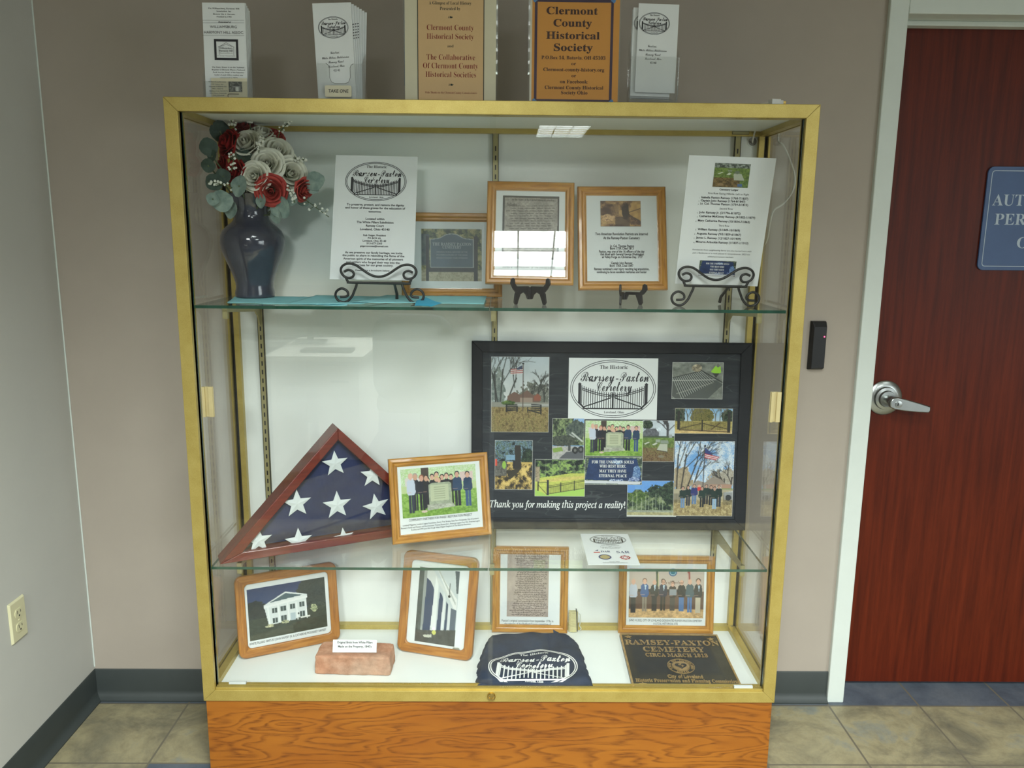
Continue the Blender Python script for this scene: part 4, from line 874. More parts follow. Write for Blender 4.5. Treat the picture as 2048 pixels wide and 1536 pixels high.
for MM, cxp, y0, phi, lb in ((M1, 1059.5, -.2, (38, 38), 'small black folding plastic easel holding the land grant frame'), (M2, 1248, -.18, (74, 30), 'small black folding plastic easel turned sideways under the typed text frame')):
    c = at_y(cxp, 601, y0); H = (MM @ Vector((0, 0, 0))).z - Z1
    t = thing('plastic_easel', lb, 'easel', Matrix.Translation((c.x, y0, Z1)), 'black plastic easels on the top shelf')
    pr = [(.0, .012), (.003, .012), (.007, .024), (.014, .031), (.022, .026), (.028, .008), (.03, .0), (.036, .0), (.0385, .006), (.036, .028), (.034, H * .62), (.041, H * .8), (.0475, H + .004), (.046, H + .016), (.041, H + .019), (.037, H + .016), (.036, H + .004), (.031, H - .003), (.0, H - .004)]
    for s, f in zip((-1, 1), phi):
        k = s / math.cos(R(38))
        MB().prism([(x * k, z) for x, z in pr], -.0025, .0025, 0, Matrix.Translation((s * .0035, 0, 0)) @ Matrix.Rotation(R(-s * f), 4, 'Z') @ Mx).build('easel_leg', M_BLACK, t, bevel=.0012)
    MB().tube([(0, 0, .012), (0, 0, H - .006)], .003, 10).build('hinge_pin', M_BLACK, t)

# --- loose sheets on the wrought iron easels
def iron_easel(xc, yc, kx, label, dz=0.0):
    """flat scrollwork front, ledge and rear strut; the plan below is in tenths of a millimetre about the foot centre"""
    t = thing('iron_easel', label, 'easel', Matrix.Translation((xc, yc, Z1)), 'black wrought iron scroll easels')
    u = .0001532
    def T(pts): return [((x - 848) * u * kx, 0, (1290 - y) * u) for x, y in pts]
    top = [(270, 765), (310, 742), (350, 735), (405, 755), (428, 805), (395, 855), (320, 865), (250, 825), (212, 750), (235, 680), (300, 637), (380, 630), (460, 652), (550, 710), (650, 780), (740, 825), (838, 842), (936, 825), (1026, 780), (1126, 712), (1216, 660), (1300, 640), (1376, 648), (1440, 690), (1466, 760), (1430, 835), (1360, 872), (1285, 865), (1252, 812), (1275, 762), (1330, 742), (1368, 750), (1408, 770)]
    bar = [(296, 868), (325, 925), (362, 942), (840, 948), (1316, 952), (1352, 932), (1384, 872)]
    fl = [(474, 892), (462, 946), (430, 1020), (390, 1110), (320, 1190), (240, 1216), (150, 1180), (112, 1100), (140, 1025), (220, 985), (300, 1020), (325, 1080), (290, 1118), (190, 1125)]
    fr = [(1696 - x, y) for x, y in fl]
    r = .0032
    MB().tube(smooth_path(T(top), 5), r, 8).build('scroll_rail', M_IRON, t, smooth=60)
    b = MB().tube(smooth_path(T(bar), 5), r, 8); b.tube([Vector(p) + Vector((0, -.004, .001)) for p in T([(420, 946), (1276, 950)])], r * .9, 8); b.build('ledge', M_IRON, t, smooth=60)
    for f in (fl, fr): MB().tube([Vector(p) - Vector((0, 0, .0016 * 0)) for p in smooth_path([(x, y, z - .0086) for x, y, z in T(f)], 5)], r, 8).build('scroll_foot', M_IRON, t, smooth=60)
    q = T([(1085, 950)])[0]
    MB().tube([q, (q[0], .02, q[2] - .005), (q[0] - .002, .075, .02), (q[0] - .003, .082, .0045)], [.0032, .0034, .004, .0042], 8).build('rear_strut', M_IRON, t, smooth=60)
    return t
def sheet(name, label, pose, w, h, group=None, m=None, bow=0.0, cat='paper sheet', thick=.0006):
    M = plane_matrix(*pose); t = thing(name, label, cat, M, group)
    n = 10; vs, fs = [], []
    fn = lambda y: bow * math.sin(math.pi * y / h)
    for k in range(n + 1):
        y = h * k / n; z = fn(y); vs += [(-w / 2, y, z), (w / 2, y, z), (w / 2, y, z - thick), (-w / 2, y, z - thick)]
    for k in range(n):
        o = 4 * k; fs += [(o + i, o + (i + 1) % 4, o + 4 + (i + 1) % 4, o + 4 + i) for i in range(4)]
    fs += [(0, 1, 2, 3), (4 * n + 3, 4 * n + 2, 4 * n + 1, 4 * n)]
    new_mesh('sheet_of_paper', vs, fs, m or M_PAPER, t); return t, M
cl = at_y(759.5, 602, -.235); iron_easel(cl.x, -.235, 1.0, 'black scroll easel on blue tissue holding the left information sheet')
cr = at_y(1430, 610, -.235); iron_easel(cr.x, -.235, 1.0, 'black scroll easel holding the tall list of graves at right')
SLt, SLM = sheet('information_sheet', 'tall white sheet with oval gate emblem standing on the left scroll easel', (-.313, -.212, 1.322, 1.0, 20.9, -.6), .216, .342, 'printed sheets on the scroll easels')
a = Art(); P = Px(SLM, 0)
cx_, cy_ = P.p(751.8, 363); x1, _ = P.p(813, 363); logo(a, cx_, cy_, 2 * (x1 - cx_), 1.5); 
def zrow(ar, PP, zx, zy, s, zw, zh, **kw): PP.text(ar, s, 660 + zx / 4.8, 290 + zy / 4.8, zw / 4.8, zh / 4.8, off=kw.pop('off', BD), **kw)
for zx, zy, s, zw, zh in ((437, 575, 'To preserve, protect, and restore the dignity', 550, 19), (435, 606, 'and honor of these graves for the education of', 575, 19), (432, 640, 'tomorrow.', 124, 19), (433, 710, 'Located within', 180, 20), (433, 743, 'The White Pillars Subdivision', 355, 20), (432, 776, 'Ramsey Court', 172, 20), (431, 810, 'Loveland, Ohio 45140', 284, 20),
    (429, 868, 'Rob Geiger, President', 218, 17), (428, 895, 'PO BOX 65,', 128, 17), (427, 921, 'Loveland, Ohio 45140', 226, 17), (426, 946, '513-677-2303', 150, 17), (424, 972, 'geigerconcrete@hotmail.com', 270, 15), (420, 1035, 'As we preserve our family heritage, we invite', 552, 19), (417, 1063, 'the public to share in rekindling the flame of the', 595, 19), (415, 1095, 'American spirit of the memories of all pioneers', 575, 19), (412, 1127, 'and settlers who forged their way into the', 515, 19), (410, 1155, 'wilderness for our great country.', 395, 19), (408, 1205, 'Please take a brochure below', 330, 14)): zrow(a, P, zx, zy, s, zw, zh)
a.build('lettering', M_INK, SLt, .0006)
SRt, SRM = sheet('information_sheet', 'tall white sheet listing graves with a lawn photo, on the right scroll easel', (.579, -.209, 1.317, .7, -9.9, -1.4), .216, .322, 'printed sheets on the scroll easels')
P = Px(SRM, 0); x0, y1 = P.p(1428, 328.5); x1, y0 = P.p(1498, 374)
print_mesh('photo_print', pic_ledger_graves(), .0885, .0575, SRt, .0005, *P.p(1463, 351)); 
mp = P.p(1434.5, 537); print_mesh('photo_print', pic_marker(92, 46), .096, .041, SRt, .0005, *mp)
a = Art()
def rrow(zx, zy, s, zw, zh, off=BD, **kw): P.text(a, s, 1330 + zx / 8.533, 300 + zy / 8.533, zw / 8.533 if zw else None, zh / 8.533, off=off, **kw)
rrow(1092, 677, 'Cemetery Ledger', 330, 30); rrow(1085, 748, 'First Row Facing Hillside, Left to Right', 700, 30, 0)
for zx, zy, n_, s, zw in ((1022, 818, '1.', 'Isabella Paxton Ramsey (1768-7/1837)', 800), (990, 870, '2.', 'Captain John Ramsey (1764-8/1847)', 760), (1010, 925, '3.', 'Lt. Col. Thomas Paxton (1739-3/1813)', 820), (935, 1072, '4.', 'John Ramsey Jr. (2/1796-8/1872)', 710), (1062, 1140, '5.', 'Catherine McKinney Ramsey (4/1802-1/1879)', 960), (1005, 1215, '6.', 'Mary Catherine Ramsey (10/1834-7/1863)', 890), (918, 1362, '7.', 'William Ramsey (3/1849-10/1869)', 725), (918, 1435, '8.', 'Augusta Ramsey (9/5/1859-6/1867)', 760), (912, 1505, '9.', 'James L. Ramsey (12/1827-10/1909)', 770), (975, 1578, '10.', 'Minerva Arbuckle Ramsey (1/1837-1/1913)', 900)):
    rrow(zx, zy, s, zw, 34); rrow(zx - zw / 2 - 30, zy, n_, None, 20, 0)
rrow(1045, 1002, 'Second Row', 225, 30, 0); rrow(1005, 1292, 'Third Row', 185, 30, 0)
for zx, zy, s, zw in ((970, 1714, 'Farmhands from neighboring farms are also buried here with', 1010), (958, 1768, 'just a fieldstone or a rock placed in remembrance. 2023 we', 980), (945, 1824, 'added permanent markers', 440)): rrow(zx, zy, s, zw, 24, 0, shear=.2)
a.build('lettering', M_INK, SRt, .0006)
a = Art(); k = .041 / 4.6
for i, (s, w_) in enumerate((('FOR THE UNKNOWN SOULS', .06), ('WHO REST HERE', .036), ('MAY THEY HAVE', .037), ('ETERNAL PEACE', .038))): a.text(s, mp[0] - .001, mp[1] + .0125 - i * .0078, .0042, 'B', w_)
a.build('lettering', M_INKW, SRt, .0011)

# --- blue tissue
M_TISS = plain('blue_tissue_paper', (150, 218, 226), .8, var=.05, vscale=30)
def tissue(label, pts, z, seed):
    rs = np.random.RandomState(seed); t0 = np.array(pts); vs, fs = [], []; N_, K = 22, 12     # pts: back-left, back-right, front-right, front-left
    for j in range(K + 1):
        for i in range(N_ + 1):
            u, v = i / N_, j / K; p = (t0[0] * (1 - u) + t0[1] * u) * (1 - v) + (t0[3] * (1 - u) + t0[2] * u) * v
            e = (.006 * math.sin(5 * u + seed) if v in (0, 1) else 0)
            vs.append((p[0], p[1] + e, z + .0006 + .0012 * rs.rand() * (0 if .3 < v < .7 else 1)))
    for j in range(K): fs += [(j * (N_ + 1) + i, j * (N_ + 1) + i + 1, (j + 1) * (N_ + 1) + i + 1, (j + 1) * (N_ + 1) + i) for i in range(N_)]
    o = new_mesh('tissue_paper', vs, fs, M_TISS, smooth=180); m = o.modifiers.new('thickness', 'SOLIDIFY'); m.thickness = .0004; m.offset = 1
    return tag(o, label, 'tissue paper', 'blue tissue on the top glass shelf')
tissue('flat blue tissue sheet on the top shelf under the vase', [(-.715, -.06), (-.40, -.05), (-.36, -.305), (-.672, -.262)], Z1, 1)
tissue('blue tissue sheet on the top shelf under the left scroll easel', [(-.50, -.03), (-.22, -.05), (-.33, -.287), (-.515, -.312)], Z1 + .0022, 2)
tissue('blue tissue sheet on the top shelf under the signboard photo frame', [(-.30, -.03), (-.02, -.035), (-.022, -.285), (-.36, -.262)], Z1 + .0044, 4)
fo = [at_z(px, py, Z1 + .008) for px, py in ((829, 611), (832, 602), (848, 599), (866, 605), (880, 606), (858, 611))]
vs = [(p.x, p.y, Z1 + .0075) for p in fo] + [(p.x + .004, p.y + .012, Z1 + .013 - .003 * abs(i - 2)) for i, p in enumerate(fo)]
b = MB(); b.add(vs, [tuple(range(5, -1, -1)), tuple(range(6, 12))] + [(i, (i + 1) % 6, 6 + (i + 1) % 6, 6 + i) for i in range(6)])
tag(b.build('tissue_paper', plain('bright_blue_tissue', (58, 176, 214), .8)), 'small bright blue folded tissue scrap by the left scroll easel foot', 'tissue paper', 'blue tissue on the top glass shelf')
# --- vase and artificial flowers
VY = -.082; vc = at_y(511, 597, VY); VX = vc.x
vz = lambda py: at_y(511, py, VY).z
pxm = abs(at_y(521, 480, VY).x - at_y(511, 480, VY).x) / 10
vase = thing('vase', 'dark blue grey glazed vase holding red and white roses', 'vase', Matrix.Translation((VX, VY, Z1 + .0022)))
pr = [(36, 598), (38.5, 597), (39, 590), (36.5, 578), (37.5, 568), (41, 556), (47, 540), (54.5, 522), (60, 506), (63, 490), (62, 478), (57, 466), (48, 457), (39, 450), (34.5, 444), (33, 436), (33.5, 424), (38, 411), (45, 399), (48, 393), (46, 392), (37, 406), (31, 420), (30, 440), (30, 450)]
zb0 = vz(598)
t = NT('blue_grey_glaze'); t.set(t.ramp(t.noise(t.coord(), 9, 4), [(.3, S(52, 54, 66)), (.7, S(66, 70, 84))]), .12, 0, .6, .4); M_VASE = t.m
MB().lathe([(r * pxm, vz(y) - zb0) for r, y in pr], 56).build('vase_body', M_VASE, vase, smooth=60)

def petal_mat(name, a, b, rough=.7):
    t = NT(name); f = t.noise(t.coord('Object', (40, 40, 40)), 1.5, 3); m = t.set(t.ramp(f, [(.3, S(*a)), (.7, S(*b))]), rough, 0, .3)
    t.b.inputs['Subsurface Weight'].default_value = 0; return m
M_RW = petal_mat('ivory_petal', (214, 214, 196), (232, 232, 218)); M_RR = petal_mat('red_petal', (122, 18, 20), (156, 28, 28)); M_RP = petal_mat('pink_cast_red_petal', (160, 54, 48), (184, 76, 68))  # M_RP puts the pink reflection on the rim rose into its colour
M_LEAF = petal_mat('eucalyptus_leaf', (106, 128, 122), (146, 164, 154), .6); M_LEAFD = petal_mat('dark_leaf', (44, 60, 52), (70, 88, 76), .6); M_STEM = plain('green_stem', (86, 100, 66), .6); M_BUD = petal_mat('white_bud', (214, 216, 204), (232, 232, 222))
def basis(d):
    d = Vector(d).normalized(); u = d.orthogonal().normalized(); w = d.cross(u)
    return Matrix(((u.x, w.x, d.x, 0), (u.y, w.y, d.y, 0), (u.z, w.z, d.z, 0), (0, 0, 0, 1)))
def rose_mesh(r, seed, openness=1.0):
    """layers of cupped petals with gaps between them, axis along +z, tip of the bloom near z = 0"""
    rs = random.Random(seed); vs, fs = [], []; n, m = 10, 9; a0 = rs.random() * 6
    #        petals, half angle, radius, top, flare, curl
    for li, (cnt, half, rad, top, flare, curl) in enumerate(((2, 1.75, .13, .02, -.07, 0), (3, 1.35, .25, .0, -.02, .02), (3, 1.2, .42, -.06, .05, .06), (4, 1.0, .62, -.16, .12, .10), (5, .82, .84, -.32, .17, .16), (5, .78, 1.0, -.56, .2, .2))):
        a0 += .9
        for c in range(cnt):
            ac = a0 + 2 * math.pi * c / cnt + rs.uniform(-.12, .12); tp = top + rs.uniform(-.04, .04); ph = rs.random() * 6; o = len(vs)
            tw = .10 * (1 if c % 2 else -1) if li < 3 else .05
            for j in range(m + 1):
                v = j / m
                for k in range(n + 1):
                    u = 2 * k / n - 1; a = ac + u * half * (.45 + .55 * min(1, v * 2.2))
                    body = rad * (.25 + .75 * math.sin(min(1, v * 1.25) * math.pi / 2))
                    R_ = body * (1 + tw * u) + (flare * max(0, v - .6) / .4) * (1 + .2 * math.sin(3 * u + ph))
                    edge = 1 - .30 * abs(u) ** 2.6
                    z = -1.15 + (tp + 1.15) * v * edge
                    if v > .75: z -= curl * ((v - .75) / .25) ** 2 * (1 + .3 * math.sin(4 * u + ph)); R_ += .4 * curl * ((v - .75) / .25)
                    vs.append((r * R_ * math.cos(a), r * R_ * math.sin(a), r * z))
            for j in range(m):
                for k in range(n): fs.append((o + j * (n + 1) + k, o + j * (n + 1) + k + 1, o + (j + 1) * (n + 1) + k + 1, o + (j + 1) * (n + 1) + k))
    return vs, fs
NECK = Vector((VX, VY, vz(440)))
RG = 'artificial roses in the vase'
def rose(px, py, y, rpx, d, m, label, seed, op=1.0):
    c = at_y(px, py, y); r = rpx * (y - CAM[1]) / FPX * .9
    D = Vector(d).normalized(); c2 = c + D * r * .4
    t = thing('artificial_rose', label, 'rose', Matrix.Translation(c2), RG)
    vs, fs = rose_mesh(r, seed, op); B = basis(D)
    o = new_mesh('bloom', [B @ Vector(v) for v in vs], fs, m, t, smooth='keep')
    base = B @ Vector((0, 0, -r * 1.08)); end = NECK - c2 + Vector((random.uniform(-.012, .012), random.uniform(-.012, .012), 0))
    MB().lathe([(0, -r * 1.3), (r * .2, -r * 1.2), (r * .36, -r * .98), (r * .3, -r * .8)], 12, 0, B).build('calyx', M_STEM, t, smooth=60)
    MB().tube(smooth_path([base, base * .7 + end * .3 + Vector((0, .01, .01)), end], 5), .0025, 6).build('stem', M_STEM, t)
for a in (
    (490, 283, -.115, 30, (-.1, -.9, .55), M_RW, 'ivory rose near the top left of the bouquet', 1), (520, 263, -.075, 26, (.1, -.5, .85), M_RW, 'ivory rose highest of the white ones in the vase', 2),
    (556, 300, -.11, 31, (.45, -.8, .5), M_RW, 'ivory rose at the upper right edge of the bouquet', 3), (533, 326, -.155, 30, (.1, -1, .25), M_RW, 'ivory rose in the middle of the bouquet', 4),
    (507, 352, -.18, 28, (-.1, -1, .1), M_RW, 'ivory rose low in front, beside the dark red one', 5), (584, 347, -.125, 31, (.55, -.85, .05), M_RW, 'ivory rose low at the right of the bouquet', 6),
    (449, 284, -.12, 27, (-.7, -.7, .3), M_RR, 'deep red rose at the upper left of the bouquet', 7), (466, 346, -.165, 25, (-.45, -.9, .1), M_RR, 'bright red rose low at the left beside ivory one', 8),
    (541, 383, -.178, 29, (.15, -.95, -.25), M_RP, 'coral red rose at the bottom over the vase rim', 9), (612, 382, -.12, 22, (.85, -.5, -.3), M_RP, 'coral red rose drooping at the far right of the bouquet', 10),
    (488, 250, -.055, 20, (-.1, -.4, .9), M_RR, 'dark red rose peeping over the bouquet top', 11), (549, 266, -.05, 20, (.35, -.4, .8), M_RP, 'coral rose half hidden behind the upper ivory roses', 12), (441, 330, -.11, 20, (-.8, -.5, 0), M_RR, 'small dark red rose at the left under the deep red one', 13)): rose(*a)
def leaf_geo(b, c, d, size, roll, mi=0):
    """round cupped leaf at c, pointing along d in the picture plane"""
    D = Vector(d).normalized(); f = Vector((math.sin(roll) * .6, -1, .25 * math.cos(roll))).normalized(); w = D.cross(f).normalized(); f = w.cross(D)
    vs, fs = [], []; n, m = 8, 6
    for j in range(m + 1):
        v = j / m; hw = math.sin(math.pi * min(1, v * .93 + .035)) ** .7 * .5
        for k in range(n + 1):
            u = 2 * k / n - 1; vs.append(c + (D * v + w * u * hw + f * (.14 * (abs(u) ** 1.5) * hw - .12 * v * v)) * size)
    for j in range(m):
        for k in range(n): fs.append((j * (n + 1) + k, j * (n + 1) + k + 1, (j + 1) * (n + 1) + k + 1, (j + 1) * (n + 1) + k))
    b.add(vs, fs, mi)
SG = 'eucalyptus sprigs in the vase'
def sprig(label, leaves, m):
    pts = [at_y(px, py, y) for px, py, y, s, ang in leaves]; c0 = pts[0]; t = thing('eucalyptus_sprig', label, 'leaf sprig', Matrix.Translation(c0), SG)
    for (px, py, y, s, ang), p in zip(leaves, pts):
        L_ = s * (y - CAM[1]) / FPX; D = Vector((math.cos(R(ang)), -.15, math.sin(R(ang)))); b = MB()
        leaf_geo(b, p - c0 - D * L_ / 2, D, L_, R(ang)); b.build('leaf', m, t, smooth='keep')
    far = pts[-1] - c0; end = NECK - c0 + Vector((random.uniform(-.014, .014), random.uniform(-.01, .014), -.01))
    MB().tube(smooth_path([far, (far + end) * .5 + Vector((0, .012, .012)), end], 5), .002, 6).build('stem', M_STEM, t)
for a in (('pale eucalyptus sprig hanging low at the left over the vase', [(443, 402, -.2, 44, 190), (462, 420, -.18, 34, 250), (425, 398, -.215, 26, 160)], M_LEAF), ('broad pale eucalyptus leaf in front between red and ivory roses', [(478, 372, -.2, 42, 250)], M_LEAF),
    ('dark leafed sprig at the left beside the bright red rose', [(428, 364, -.21, 34, 130), (446, 352, -.19, 30, 110)], M_LEAFD), ('dark eucalyptus sprig sticking out at the upper left', [(417, 294, -.2, 36, 100), (424, 312, -.2, 24, 250)], M_LEAFD),
    ('eucalyptus leaf pointing left below the upper sprig', [(416, 331, -.2, 28, 175)], M_LEAFD), ('eucalyptus leaf sticking out at the far right of the bouquet', [(630, 362, -.12, 38, 20), (626, 376, -.12, 24, -30)], M_LEAF),
    ('pale eucalyptus sprig hanging right of the vase neck', [(560, 414, -.16, 46, -60), (578, 396, -.15, 34, -30), (552, 432, -.15, 30, -80)], M_LEAF), ('pale eucalyptus leaf under the coral rose at the rim', [(522, 402, -.18, 28, -100)], M_LEAF), ('pale eucalyptus sprig behind the low right ivory rose', [(592, 378, -.1, 44, -40), (606, 398, -.1, 30, -60)], M_LEAF),
    ('dark leaf at the top left behind the deep red rose', [(440, 262, -.1, 40, 80)], M_LEAFD), ('dark leaf between the ivory roses and bright red rose', [(487, 314, -.13, 34, 20)], M_LEAFD)): sprig(*a)
def filler(label, px, py, y, ang, Lpx, n, seed):
    rs = random.Random(seed); c = at_y(px, py, y); L_ = Lpx * (y - CAM[1]) / FPX; D = Vector((math.cos(R(ang)), -.2, math.sin(R(ang))))
    t = thing('filler_sprig', label, 'filler flower', Matrix.Translation(c), 'white filler sprigs in the vase'); st = MB(); bd = MB()
    st.tube([D * 0, D * L_], .0012, 5)
    for k in range(n):
        v = k / n; p = D * L_ * (.15 + .85 * v); q = p + Vector((rs.uniform(-1, 1), rs.uniform(-1, .3), rs.uniform(-1, 1))) * L_ * .22 * (1.1 - .5 * v)
        st.tube([p, q], .0007, 4); r = rs.uniform(.0026, .0042); bd.lathe([(0, -r), (r * .8, -r * .5), (r, 0), (r * .7, r * .6), (0, r)], 6, 0, Matrix.Translation(q))
    st.build('stem', M_STEM, t); bd.build('bud', M_BUD, t, smooth='keep')
    end = NECK - c; MB().tube(smooth_path([Vector((0, 0, 0)), end * .5 + Vector((0, .02, .02)), end], 5), .0012, 5).build('stem', M_STEM, t)
for a in (('white filler sprig hanging over the bright red rose', 470, 305, -.19, 260, 36, 16, 1), ('white filler sprig at the lower left by the pale leaves', 458, 372, -.21, 170, 40, 16, 2), ('white filler sprig hanging right of the coral rim rose', 578, 372, -.17, -70, 34, 18, 3), ('long thin filler sprig trailing at the far right', 612, 400, -.12, -35, 56, 12, 4),
    ('white filler sprig at the top left of the bouquet', 470, 258, -.1, 110, 26, 14, 5), ('white filler sprig at the top beside the dark red rose', 500, 248, -.08, 80, 20, 12, 6), ('white filler sprig at the top right edge of the bouquet', 560, 262, -.09, 40, 34, 14, 7), ('white filler sprig between the upper ivory roses', 518, 297, -.155, 70, 24, 14, 8), ('pale filler sprig right of the upper right ivory rose', 588, 316, -.11, -10, 26, 12, 9)): filler(*a)

# --- middle shelf: flag case and folded flag
B_, H_, DP = .645, .338, .065
A0 = Vector((-.7121, -.3082, Z2 + .0008)); yw = R(25.1)
c0 = A0 + Vector((math.cos(yw), math.sin(yw), 0)) * B_ / 2
FM = plane_matrix(c0.x, c0.y, c0.z, 25.1, 0, 0)
fc = thing('flag_case', 'cherry wood triangular flag display case on the middle shelf', 'flag case', FM)
t = NT('cherry_wood'); g = t.noise(t.coord('Object', (4, 60, 60)), 2, 5, .6, .4); M_CHERRY = t.set(t.ramp(g, [(.3, S(84, 26, 16)), (.7, S(116, 40, 24))]), .28, 0, .5, .3)
tri = lambda i: [(-B_ / 2 + i * 2.414, i), (B_ / 2 - i * 2.414, i), (0, H_ - i * 1.414)]
O_, I_ = tri(0), tri(.024)
for k in range(3):
    a, b_, c_, d_ = O_[k], O_[(k + 1) % 3], I_[(k + 1) % 3], I_[k]
    MB().prism([a, b_, c_, d_], -DP, 0).build('case_side', M_CHERRY, fc, bevel=.002)
MB().prism(tri(.012), -DP - .0005, -DP + .004).build('back_board', M_CHERRY, fc)
MB().prism(tri(.014), -.009, -.0075).build('case_glass', M_THIN, fc)
fl = thing('folded_flag', 'folded navy flag with white stars behind the triangular case glass', 'flag', FM)
t = NT('navy_flag_cotton'); wv = t.noise(t.coord('Object', (900, 900, 50)), 1, 2); t.bump(t.noise(t.coord('Object', (14, 9, 10)), 1.5, 3), .5, .01); M_NAVY = t.set(t.ramp(t.noise(t.coord(), 7, 4), [(.3, S(24, 31, 66)), (.7, S(36, 45, 86))]), .75, 0, .3)
n = 26; vs, fs = [], []; T = tri(.027)
for j in range(n + 1):
    for i in range(n + 1 - j):
        u, v = i / n, j / n; x = T[0][0] + (T[1][0] - T[0][0]) * u + (T[2][0] - T[0][0]) * v; y = T[0][1] + (T[2][1] - T[0][1]) * v
        e = min(u, v, 1 - u - v); vs.append((x, y, -.03 + .014 * min(1, e * 9) + .0022 * math.sin(x * 38 + y * 22) * min(1, e * 8)))
ix = lambda i, j: j * (n + 1) - j * (j - 1) // 2 + i
for j in range(n):
    for i in range(n - j):
        fs.append((ix(i, j), ix(i + 1, j), ix(i, j + 1)))
        if i < n - j - 1: fs.append((ix(i + 1, j), ix(i + 1, j + 1), ix(i, j + 1)))
new_mesh('flag_field', vs, fs, M_NAVY, fl, smooth='keep')
MB().prism(tri(.027), -.055, -.029).build('folded_layers', M_NAVY, fl)
M_STAR = plain('white_star_embroidery', (214, 220, 220), .7, bump=.2, bscale=500)
for px, py, rr, ro in ((670, 927, 27, 78), (745, 950, 27, 72), (594, 1007, 29, 76), (674, 1010, 30, 90 - 14), (752, 1013, 29, 84), (517, 1081, 27, 75), (597, 1082, 28, 90 - 14), (687, 1075, 22, 80)):
    x, y = on_plane(FM, px, py, -.014); r = rr * 1.02 * (2.2) / FPX
    vs = [(x, y, -.0098)]
    for k in range(10):
        q = r if k % 2 == 0 else r * .42; a = R(ro + 36 * k + 14); vs.append((x + q * math.cos(a), y + q * math.sin(a), -.0128))
    fs = [(0, 1 + k, 1 + (k + 1) % 10) for k in range(10)]; fs.append(tuple(range(10, 0, -1)))
    new_mesh('star', vs, fs, M_STAR, fl)

# --- middle shelf: frame, poster, flyer
F4, M4 = framed('picture_frame', 'wide oak frame with a group photo, leaning beside the flag case', (-.138, -.134, Z2, 16.9, 13.3, 0), .288, .239, strut=14)
P = Px(M4); P.pic('photo_print', pic_group(190, 122), F4, (800, 939), (956, 1023))
caption(F4, M4, [('COMMUNITY PARTNERS FOR PHASE I RESTORATION PROJECT', 881.7, 1034.6, 127, 4.6), ('Loveland Magazine, Loveland Legacy Foundation, Denny Tree Service, State Farm Companies, City of Loveland,', 882.5, 1043.6, 152, 3.2), ('Ramsey’s Family and Pioneer and Revolutionary Themes Researchers, American Legion Post 256, American Legion', 882, 1048.9, 158, 3.2), ('Auxiliary and VFW post 256, Clough Valley Chapter Daughters of The American Revolution', 882.5, 1053.6, 120, 3.2)])
PW, PH = .812, .556
PM = plane_matrix(.343, -.045, Z2 + .003, -.4, 4.5, .1)
po = thing('poster', 'large black framed poster with photo collage on the middle shelf', 'poster', PM)
t = NT('black_poster_frame'); f = t.noise(t.coord('Object', (5, 90, 5)), 2, 4); M_PFR = t.set(t.ramp(f, [(.3, S(12, 13, 15)), (.7, S(22, 24, 27))]), .5, 0, .25)
br = .032
for pts in ([(-PW / 2, 0), (PW / 2, 0), (PW / 2 - br, br), (-PW / 2 + br, br)], [(-PW / 2, PH), (-PW / 2 + br, PH - br), (PW / 2 - br, PH - br), (PW / 2, PH)], [(-PW / 2, 0), (-PW / 2 + br, br), (-PW / 2 + br, PH - br), (-PW / 2, PH)], [(PW / 2, 0), (PW / 2, PH), (PW / 2 - br, PH - br), (PW / 2 - br, br)]):
    MB().prism(pts, -.018, 0).build('frame_bar', M_PFR, po, bevel=.0015)
t = NT('dark_slate_print'); f = t.noise(t.coord('Object', (3, 26, 1)), 2, 6, .65, .8); g = t.n('TexNoise'); t.l(t.coord('Object', (1.5, 7, 1), (0, 0, .9)), g.inputs['Vector']); g.inputs['Scale'].default_value = 3; g.inputs['Detail'].default_value = 2
ve = t.ramp(g.outputs['Fac'], [(.494, (0, 0, 0, 1)), (.5, (.5, .5, .5, 1)), (.506, (0, 0, 0, 1))])
c = t.mix(ve, t.ramp(f, [(.3, S(28, 31, 35)), (.55, S(42, 46, 50)), (.75, S(58, 60, 60))]), S(86, 90, 90)); M_SLATE = t.set(c, .55, 0, .25)
bx('printed_board', -PW / 2 + br - .004, PW / 2 - br + .004, br - .004, PH - br + .004, -.012, -.008, M_SLATE, po)
n, mm = 36, 26; vs, fs = [], []; rs = np.random.RandomState(4)
for j in range(mm + 1):
    for i in range(n + 1):
        u, v = i / n, j / mm; e = min(1, min(u, 1 - u, v, 1 - v) * 12)
        vs.append((-PW / 2 + .005 + (PW - .01) * u, .005 + (PH - .01) * v, .0015 + .0009 * e * (math.sin(19 * u + 7 * v) + math.sin(31 * v - 11 * u)) * .4 + (.0022 * math.exp(-((u - .055) / .02) ** 2) * math.sin(40 * v + 9 * u)) * e + .0009))
for j in range(mm): fs += [(j * (n + 1) + i, j * (n + 1) + i + 1, (j + 1) * (n + 1) + i + 1, (j + 1) * (n + 1) + i) for i in range(n)]
o = new_mesh('shrink_wrap', vs, fs, M_FILM, po, smooth='keep'); o['label'] = 'clear wrinkled plastic wrap over the poster'
P = Px(PM, -.0079)
P.pic('photo_print', pic_woods(), po, (1255, 961), (1352, 1033.6), .0003)
P.pic('photo_print', pic_benches(), po, (982.7, 713.2), (1096.8, 864.8)); P.pic('photo_print', pic_panel(), po, (1345.2, 724.2), (1444.6, 798.5)); P.pic('photo_print', pic_gate(), po, (1350.6, 816.4), (1463.9, 867.6))
P.pic('photo_print', pic_machine(), po, (1105.2, 836.2), (1167.4, 918.3)); P.pic('photo_print', pic_group(136, 86), po, (1170.9, 840.8), (1284.7, 912.6), .0006); P.pic('photo_print', pic_graves(), po, (1285.5, 840.6), (1347.5, 923.5))
